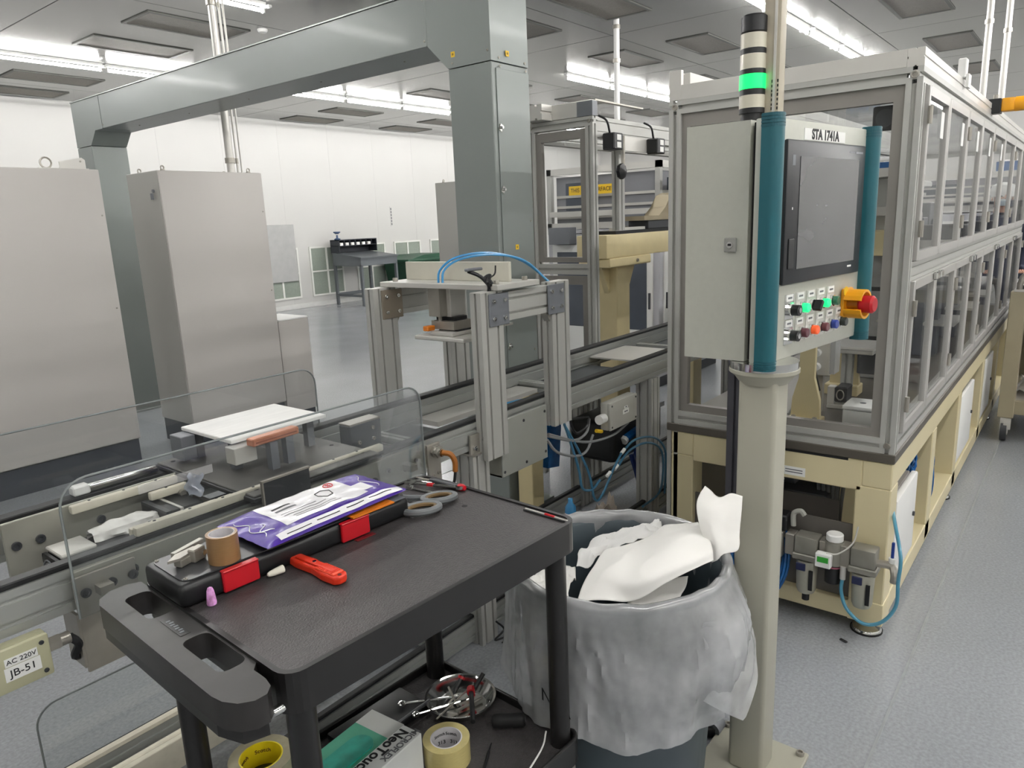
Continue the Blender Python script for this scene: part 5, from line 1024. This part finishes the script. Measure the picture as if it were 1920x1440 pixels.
# tape rolls
def fat_tape(label, u, v, z, R, r, h, mt, mc_, words, wm_):
    t = on_cart('tape_roll', label, 'tape', u, v, z); part('tape', t, mt, MB().lathe([(r, 0), (R, 0), (R, h), (r, h)], n=48, cap=False)); part('core', t, mc_, MB().lathe([(r, h), (r-.003, h+.0005), (r-.003, 0), (r, 0)], n=48, cap=False))
    for (s, size, ang, zz) in words:
        a = ang; o = txt('lettering', s, size, wm_, t, ((r-.0035)*math.cos(a), (r-.0035)*math.sin(a), zz), (PI/2, 0, a-PI/2), 1, 0)
        # wrap the print round the inside of the core
        for vtx in o.data.vertices:
            x = vtx.co.x; ph = x/(r-.0035); vtx.co.x = (r-.0035)*math.sin(ph); vtx.co.z += (r-.0035)*(1-math.cos(ph))
clr = mat('clear yellowish packing tape', '#cbbd7f', .25, 0, .08, 60, coat=.5, stretch=(1, 1, 12)); clg = mat('clear greyish packing tape', '#a39c83', .25, 0, .08, 60, coat=.5, stretch=(1, 1, 12))
fat_tape('clear packing tape roll with white core marked 313', .125, -.045, ZS, .056, .038, .058, clr, mat('white core', '#d9d7d8', .5), (('Scotch', .011, 1.35, .042), ('313', .014, 1.2, .02), ('Scotch', .011, .45, .042), ('313', .014, .3, .02)), inkm)
t = on_cart('storage_case', 'flat black case standing on the lower shelf under tape', 'case', -.24, .165, ZS); part('shell', t, cs, MB().box(-.09, .1, -.08, .075, 0, .085, .008, 2)); part('lid', t, mat('grey black lid', '#3a3b3d', .32), MB().box(-.08, .09, -.07, .065, .085, .087))
fat_tape('clear packing tape roll with bright yellow core', -.235, .15, ZS+.0875, .068, .046, .055, clg, mat('yellow core', '#e3cf1b', .5), (('Scotch', .013, 1.0, .035), ('Scotch', .013, 2.2, .035)), mat('maroon ink', '#4a1420', .6))
t = on_cart('laptop_case', 'thin black folded case leaning on the lower shelf', 'case', .12, .14, ZS, .0); part('panel', t, cs, MB().box(-.14, .1, -.02, .1, .0, .02, .006, 2)); part('edge_strip', t, dgrey, MB().tube([(-.14, -.02, .022), (.1, -.02, .03)], .004, 6, 1))
# ---------------------------------------------------------------- waste bin with liner
BC = Vector((1.593, .932, 0)); binm = mat('slate grey bin plastic', '#49545a', .45, 0, .04, 6)
t = thing('waste_bin', 'round slate grey waste bin beside the operator panel post', 'bin', BC)
part('barrel', t, binm, MB().lathe([(.0, .012), (.2, .012), (.205, 0), (.225, .0), (.235, .02), (.272, .62), (.285, .64), (.285, .685), (.275, .69), (.268, .68), (.262, .62), (.222, .03), (0, .03)], n=56, cap=False))
def bag_mat():
    m = bpy.data.materials.new('milky liner film'); m.use_nodes = True; nt = m.node_tree; N = nt.nodes; L = nt.links; N.remove(N['Principled BSDF'])
    tr = N.new('ShaderNodeBsdfTransparent'); tr.inputs[0].default_value = (.93, .94, .95, 1)
    df = N.new('ShaderNodeBsdfDiffuse'); df.inputs[0].default_value = (.92, .93, .94, 1); tl = N.new('ShaderNodeBsdfTranslucent'); tl.inputs[0].default_value = (.92, .93, .94, 1)
    gl = N.new('ShaderNodeBsdfGlossy'); gl.inputs['Roughness'].default_value = .2
    a = N.new('ShaderNodeMixShader'); a.inputs[0].default_value = .2; L.new(df.outputs[0], a.inputs[1]); L.new(tl.outputs[0], a.inputs[2])
    tc = N.new('ShaderNodeTexCoord'); nz = N.new('ShaderNodeTexNoise'); nz.inputs['Scale'].default_value = 7; nz.inputs['Detail'].default_value = 6; L.new(tc.outputs['Object'], nz.inputs['Vector'])
    mr = N.new('ShaderNodeMapRange'); mr.inputs['From Min'].default_value = .3; mr.inputs['From Max'].default_value = .7; mr.inputs['To Min'].default_value = .28; mr.inputs['To Max'].default_value = .56; L.new(nz.outputs['Fac'], mr.inputs['Value'])
    b = N.new('ShaderNodeMixShader'); L.new(mr.outputs[0], b.inputs[0]); L.new(tr.outputs[0], b.inputs[1]); L.new(a.outputs[0], b.inputs[2])
    fr = N.new('ShaderNodeFresnel'); fr.inputs[0].default_value = 1.45; ad = N.new('ShaderNodeMath'); ad.inputs[1].default_value = .07; L.new(fr.outputs[0], ad.inputs[0])
    c = N.new('ShaderNodeMixShader'); L.new(ad.outputs[0], c.inputs[0]); L.new(b.outputs[0], c.inputs[1]); L.new(gl.outputs[0], c.inputs[2])
    n2 = N.new('ShaderNodeTexNoise'); n2.inputs['Scale'].default_value = 9; n2.inputs['Detail'].default_value = 6; n2.noise_type = 'RIDGED_MULTIFRACTAL'; L.new(tc.outputs['Object'], n2.inputs['Vector'])
    bp = N.new('ShaderNodeBump'); bp.inputs['Strength'].default_value = .5; bp.inputs['Distance'].default_value = .012; L.new(n2.outputs['Fac'], bp.inputs['Height'])
    for s in (gl, df): L.new(bp.outputs[0], s.inputs['Normal'])
    L.new(c.outputs[0], N['Material Output'].inputs[0]); return m
bagm = bag_mat()
def nse(a, z, s, k=0): return noise.noise(Vector((math.cos(a)*s, math.sin(a)*s, z*s+k)))
def skirt_depth(a):
    # hem hangs lowest towards the viewer
    return .30+.055*math.cos(a-math.radians(215))+.012*nse(a, 0, 3.1, 5)
def ridge(a, z, s, k): return (1-abs(nse(a, z, s, k))*2.2)
def linerf(u, v):
    a = 2*PI*u
    if v < .3:                      # inside wall
        q = v/.3; z = .40+(.70-.40)*q; r = .245+.026*q+.004*ridge(a, z, 5, 1)
    elif v < .4:                    # over the rim
        q = (v-.3)/.1; w = PI*q; r = .2875-.0145*math.cos(w); z = .70+(.012+.006*ridge(a, 0, 4, 8))*math.sin(w)
    else:
        q = (v-.4)/.6; dep = skirt_depth(a); z = .70-dep*q
        fl = .016*q*(1+nse(a, 0, 2.2, 9))+.006*q*math.sin(a*11+2*math.sin(a*3))
        crease = .007*max(0, ridge(a, z*.35+a*.15, 5.5, 3))**3*min(1, q*3)+.004*max(0, ridge(a*1.0, z, 9, 6))**4*min(1, q*4)
        side = max(0, math.cos(a-math.radians(-88)))**6
        fl *= 1-max(0, math.cos(a-math.radians(-47)))**8*.9
        r = .301+fl+crease+side*.05*math.sin(PI*min(1, q*1.1))
    return (r*math.cos(a), r*math.sin(a), z)
lm = MB(); lm.grid(linerf, 220, 84, True)
ln = thing('bin_liner', 'milky clear plastic liner folded over the waste bin rim', 'bin liner', BC)
part('film', ln, bagm, lm)
# loose triangular flap hanging out on the right
def flap(u, v):
    a = math.radians(-112+54*u); r = .326+.05*v*math.sin(PI*u*.9)+.012*noise.noise(Vector((u*5, v*5, 2))); z = .66-.09*u*(1-v)-v*(.30-.13*abs(u-.35)*2)
    return (r*math.cos(a), r*math.sin(a), z)
part('loose_flap', ln, bagm, MB().grid(flap, 24, 20))
t_ = txt('lettering', 'NIA', .05, inkm, ln, (0, 0, 0), (0, 0, 0), 1, 0)
A0 = math.radians(183)
for v in t_.data.vertices:
    a = A0+v.co.x/.335; v.co = Vector((.337*math.cos(a), .337*math.sin(a), .45+v.co.y+.1*(a-A0)*-1))
# paper in the bin
def patch(name, label, ctrl, nu=26, nv=18, amp=.006, sc=9, thick=.0012, m=paper, seed=0):
    """crumpled sheet through a 2-D array of control points"""
    R = len(ctrl); Cn = len(ctrl[0])
    def cr(P, t):
        n = len(P)-1; i = min(int(t*n), n-1); f_ = t*n-i
        p1, p2 = P[i], P[i+1]; p0 = P[i-1] if i > 0 else p1*2-p2; p3 = P[i+2] if i+2 <= n else p2*2-p1
        return .5*((2*p1)+(p2-p0)*f_+(2*p0-5*p1+4*p2-p3)*f_*f_+(3*p1-p0-3*p2+p3)*f_**3)
    V = [[Vector(p) for p in row] for row in ctrl]
    def f(u, v):
        q = cr([cr(row, v) for row in V], u)
        nn = Vector((noise.noise(q*sc+Vector((seed, 0, 0))), noise.noise(q*sc+Vector((0, seed+7, 0))), noise.noise(q*sc+Vector((3, 0, seed)))))
        # ridged creases
        cz = abs(noise.noise(q*sc*1.3+Vector((seed, 5, 1))))
        return q+nn*amp+Vector((0, 0, -cz*amp*1.5))
    o = obj(name, MB().grid(f, nu, nv), m); add_solid(o, thick); return tag(o, label, 'paper')
D = lambda x, y, d: pt(x, y, 'd', d)
patch('paper_sheet', 'large white paper sheet bent over the top of the waste bin', [
    [D(1082, 1128, 1.74), D(1100, 1070, 1.84), D(1125, 1035, 1.95), D(1165, 1020, 2.05)],
    [D(1140, 1125, 1.72), D(1148, 1070, 1.78), D(1170, 1030, 1.92), D(1210, 1005, 2.05)],
    [D(1195, 1118, 1.72), D(1190, 1085, 1.73), D(1215, 1040, 1.84), D(1250, 985, 2.02)],
    [D(1255, 1092, 1.72), D(1262, 1062, 1.73), D(1270, 1020, 1.82), D(1285, 982, 1.98)],
    [D(1338, 1050, 1.76), D(1336, 1030, 1.78), D(1330, 1005, 1.84), D(1312, 978, 1.94)]], 60, 40, .009, 7, .0012, paper, 1)
patch('paper_sheet', 'white paper piece standing up against the operator panel post', [
    [D(1322, 912, 1.88), D(1348, 930, 1.88), D(1372, 922, 1.88), D(1394, 926, 1.87)],
    [D(1306, 945, 1.86), D(1338, 955, 1.84), D(1365, 955, 1.85), D(1392, 958, 1.85)],
    [D(1310, 985, 1.84), D(1335, 990, 1.82), D(1362, 998, 1.83), D(1388, 995, 1.84)],
    [D(1326, 1015, 1.83), D(1345, 1018, 1.81), D(1365, 1022, 1.82), D(1384, 1024, 1.83)],
    [D(1338, 1048, 1.82), D(1348, 1045, 1.81), D(1358, 1035, 1.81), D(1366, 1030, 1.82)]], 36, 32, .008, 10, .0012, paper, 4)
patch('paper_sheet', 'thin crumpled white tissue at the far side of the bin', [
    [D(1080, 1060, 1.95), D(1085, 1035, 2.0), D(1110, 1020, 2.1)],
    [D(1130, 1030, 1.98), D(1150, 1010, 2.06), D(1160, 995, 2.15)],
    [D(1190, 1010, 2.02), D(1200, 990, 2.1), D(1215, 978, 2.18)],
    [D(1245, 1000, 2.06), D(1240, 985, 2.12), D(1235, 972, 2.2)]], 30, 24, .02, 16, .001, mat('soft white tissue', '#e6e5e2', .7), 8)
patch('paper_sheet', 'crumpled white paper low at the left of the bin', [
    [D(985, 1095, 1.85), D(990, 1080, 1.95), D(1005, 1065, 2.05)],
    [D(1020, 1110, 1.8), D(1030, 1088, 1.92), D(1040, 1065, 2.05)],
    [D(1065, 1125, 1.76), D(1075, 1090, 1.88), D(1085, 1060, 2.0)]], 26, 22, .014, 18, .001, paper, 12)
patch('paper_sheet', 'flat white paper under the bent sheet near the rim', [
    [D(1175, 1132, 1.74), D(1190, 1110, 1.79), D(1200, 1085, 1.9)],
    [D(1230, 1130, 1.74), D(1240, 1108, 1.8), D(1245, 1085, 1.9)],
    [D(1275, 1118, 1.77), D(1285, 1098, 1.84), D(1290, 1080, 1.92)]], 16, 12, .004, 10, .001, paper, 15)
# floor scraps and small things by the post
t = thing('black_caster_bar', 'black floor bar with grey coupling beside the panel post', 'bar', (1.98, .86, 0)); part('bar', t, blk, MB().box(-.05, .12, -.02, .02, .0, .035, .004, 1, Matrix.Rotation(-2.4, 4, 'Z'))); part('coupling', t, mgrey, MB().cyl((-.08, -.08, .024), .024, .05, 'x', 18))
tag(obj('floor_scrap', MB().box(0, .02, 0, .012, 0, .008, .003, 1), blk, None, pt(1330, 1365, 'z', 0), (0, 0, .4)), 'tiny black scrap on the floor left of the panel post', 'scrap')
tag(obj('floor_scrap', MB().box(0, .03, 0, .012, 0, .006, .002, 1), blk, None, pt(1590, 1205, 'z', 0), (0, 0, 1.2)), 'tiny black scrap on the floor left of the levelling foot', 'scrap')
# black tangled wire hanging on leg and pale bin behind the cart
tag(obj('wire_tangle', MB().tube([pt(930, 1165, 'y', 1.68), pt(945, 1180, 'y', 1.66), pt(928, 1200, 'y', 1.66), pt(950, 1195, 'y', 1.64), pt(935, 1215, 'y', 1.66), pt(928, 1240, 'y', 1.68), pt(940, 1262, 'y', 1.66), pt(955, 1290, 'y', 1.66)], .004, 6), blk), 'tangled black wire hanging on the conveyor leg behind cart', 'wire')
t = thing('floor_box', 'pale grey box on floor between the conveyor leg and bin', 'box', (2.06, 1.35, 0)); part('body', t, cabm, MB().box(0, .22, 0, .25, 0, .36, .01, 2)); part('lid', t, white, MB().box(-.005, .225, -.005, .255, .36, .38, .006, 2))
# ---------------------------------------------------------------- parts trolley at right
TR = pt(1880, 822, 'z', 0)
tr = thing('parts_trolley', 'cream steel parts trolley with tube handle at right edge', 'trolley', (TR.x-.1, TR.y-.04, 0), 0)
def tp(name, m, mb, parent=None): return obj(name, mb, m, parent or tr)
grt = mat('dull cream trolley paint', '#9d947c', .5, 0, .06, 4)
W_, Dp = 1.0, .75
for (x, y) in ((0, -Dp), (W_-.06, -Dp), (0, 0), (W_-.06, 0)):
    tp('post', grt, MB().box(x, x+.09, y-.01, y+.08, .172, 1.02, .004, 1)); f = tp('caster_fork', alu2, MB().box(x+.01, x+.05, y-.0, y+.06, .09, .17).box(x+.0, x+.08, y+.02, y+.04, .12, .14)); tp('caster_wheel', dgrey, MB().cyl((x+.06, y+.02, .075), .075, .035, 'y', 24), f); tp('wheel_hub', alu2, MB().cyl((x+.06, y+.016, .075), .035, .043, 'y', 16), f)
for z in (.2, .93): tp('rail', grt, MB().box(.01, W_-.01, -Dp, -Dp+.06, z, z+.088).box(.01, W_-.01, 0, .06, z, z+.088).box(.012, .07, -Dp+.06, 0, z, z+.088).box(W_-.06, W_-.012, -Dp+.06, 0, z, z+.088))
tp('shelf', mat('silver tray', '#b0aca2', .35, .4), MB().box(.06, W_-.06, -Dp+.06, 0, .27, .285)); tp('top_tray', alu2, MB().box(0, W_, -Dp, .06, 1.02, 1.035))
tp('handle', steel, MB().tube([(.02, .03, 1.0), (.02, .03, 1.08), (.02, -.02, 1.13), (.02, -.35, 1.14), (.02, -.67, 1.13), (.02, -.72, 1.08), (.02, -.72, 1.0)], .018, 10)); tp('handle', dgrey, MB().tube([(.02, .0, 1.035), (.02, -.02, 1.06), (.02, -.35, 1.065), (.02, -.67, 1.06), (.02, -.69, 1.035)], .012, 8))
t = thing('wrapped_part', 'plastic wrapped parts on the lower tray of the trolley', 'parcel', (TR.x+.1, TR.y-.55, .286)); part('block', t, mat('brown part', '#6b4c40', .5), MB().box(.1, .4, .05, .35, 0, .1, .01, 1)); pw = MB(); pw.grid(lambda u, v: (.6*u, .1+.42*v, .02+.16*math.sin(PI*u)*math.sin(PI*v)+.05*noise.noise(Vector((u*6, v*6, 0)))), 20, 16); part('wrap', t, pane_mat('cloudy wrap', (.85, .83, .78), .12, .4, (.75, .72, .66)), pw)
t = thing('parts_tray', 'shallow steel parts tray on the trolley top', 'tray', (TR.x+.1, TR.y-.6, 1.036)); part('tray', t, alu2, MB().box(0, .5, 0, .4, 0, .06, .008, 1)); part('cloth', t, mat('navy cloth', '#242a44', .8), MB().box(.1, .35, .08, .3, .06, .1, .03, 3))
tag(obj('dark_bin', MB().prism([(.03, 0), (.47, 0), (.5, .4), (0, .4)], 0, .42, 'y'), mat('navy tub', '#1d2440', .5), None, (TR.x+.45, TR.y-.58, .2855+.14)), 'dark navy tub standing on the trolley shelf', 'tub')
# ---------------------------------------------------------------- person in navy beyond the machine
PP = pt(1878, 372, 'x', 8.6); py_ = PP.y
pe = thing('person', 'person in navy workwear and pale hair cover standing beyond machine doors', 'person', (8.6, py_, 0), math.radians(200))
def skin_body():
    J = {'pelvis': (0, 0, .95, .145, .11), 'waist': (0, 0, 1.1, .135, .1), 'chest': (.02, 0, 1.32, .165, .115), 'neckb': (.0, 0, 1.47, .075, .07), 'neck': (.02, 0, 1.53, .055, .055), 'head': (.035, 0, 1.62, .08, .088), 'headt': (.03, 0, 1.715, .066, .072),
         'shl': (0, .17, 1.42, .062, .062), 'ell': (.03, .24, 1.14, .045, .045), 'wrl': (.18, .18, .98, .03, .03), 'hal': (.25, .15, .96, .035, .022), 'shr': (0, -.17, 1.42, .062, .062), 'elr': (.03, -.24, 1.14, .045, .045), 'wrr': (.18, -.18, .98, .03, .03), 'har': (.25, -.15, .96, .035, .022),
         'hil': (0, .1, .88, .095, .095), 'knl': (.02, .11, .48, .062, .062), 'anl': (-.02, .11, .09, .042, .042), 'tol': (.12, .12, .04, .042, .032), 'hir': (0, -.1, .88, .095, .095), 'knr': (.02, -.11, .48, .062, .062), 'anr': (-.02, -.11, .09, .042, .042), 'tor': (.12, -.12, .04, .042, .032)}
    E_ = [('pelvis', 'waist'), ('waist', 'chest'), ('chest', 'neckb'), ('neckb', 'neck'), ('neck', 'head'), ('head', 'headt'), ('chest', 'shl'), ('shl', 'ell'), ('ell', 'wrl'), ('wrl', 'hal'), ('chest', 'shr'), ('shr', 'elr'), ('elr', 'wrr'), ('wrr', 'har'), ('pelvis', 'hil'), ('hil', 'knl'), ('knl', 'anl'), ('anl', 'tol'), ('pelvis', 'hir'), ('hir', 'knr'), ('knr', 'anr'), ('anr', 'tor')]
    K = list(J); me = bpy.data.meshes.new('body'); me.from_pydata([J[k][:3] for k in K], [(K.index(a), K.index(b)) for a, b in E_], [])
    o = link('body', me, None, pe); md = o.modifiers.new('skin', 'SKIN'); md.use_smooth_shade = True
    for k, sv in zip(K, me.skin_vertices[0].data): sv.radius = J[k][3:]; sv.use_root = (k == 'pelvis')
    o.modifiers.new('sub', 'SUBSURF').levels = 2; o.modifiers['sub'].render_levels = 2
    return o
bd = skin_body()
m = bpy.data.materials.new('navy workwear and skin'); m.use_nodes = True; nt = m.node_tree; N = nt.nodes; L = nt.links
tc = N.new('ShaderNodeTexCoord'); sx = N.new('ShaderNodeSeparateXYZ'); L.new(tc.outputs['Object'], sx.inputs[0]); rp = N.new('ShaderNodeValToRGB'); rp.color_ramp.interpolation = 'CONSTANT'
mr = N.new('ShaderNodeMapRange'); mr.inputs['From Max'].default_value = 2; L.new(sx.outputs['Z'], mr.inputs['Value']); L.new(mr.outputs[0], rp.inputs[0])
els = rp.color_ramp.elements; els[0].color = lin('#15161a')+[1]; els[1].position = .06; els[1].color = lin('#1e2336')+[1]
e_ = els.new(.745); e_.color = lin('#b98d77')+[1]
L.new(rp.outputs[0], N['Principled BSDF'].inputs['Base Color']); N['Principled BSDF'].inputs['Roughness'].default_value = .7
bd.data.materials.append(m)
part('hair_cover', pe, mat('pale bouffant cap', '#d5d6d4', .8, 0, .05, 30, bump=.5, bscale=60), MB().lathe([(.092, 0), (.102, .02), (.108, .06), (.09, .105), (.05, .13), (.0, .137)], (.02, 0, 1.64), n=24, cap=False))
part('face_mask', pe, mat('pale mask', '#b8c4cc', .8), MB().lathe([(.05, 0), (.06, .02), (.056, .06), (.03, .07)], (.06, 0, 1.555), n=16)); part('nose', pe, mat('skin tone', '#b98d77', .6), MB().lathe([(.002, .05), (.012, .012), (.004, 0)], (.118, 0, 1.615), n=10))
for s in (1, -1): part('eye', pe, inkm, MB().lathe([(.001, 0), (.008, .004), (.001, .008)], (.108, .03*s, 1.645), 'x', 10)); part('ear', pe, mat('skin tone', '#b98d77', .6), MB().lathe([(.004, 0), (.02, .008), (.004, .016)], (.03, .085*s-.008, 1.62), 'y', 12))
for s in (1, -1):
    for k in range(4): part('finger', pe, mat('skin tone', '#b98d77', .6), MB().tube([(.27, s*(.125+.016*k), .957), (.3, s*(.12+.016*k), .95), (.322, s*(.118+.016*k), .935)], .0075, 7, 3))
    part('thumb', pe, mat('skin tone', '#b98d77', .6), MB().tube([(.235, s*.115, .96), (.262, s*.1, .955), (.285, s*.098, .945)], .008, 7, 3))
print('objects', len(bpy.data.objects))
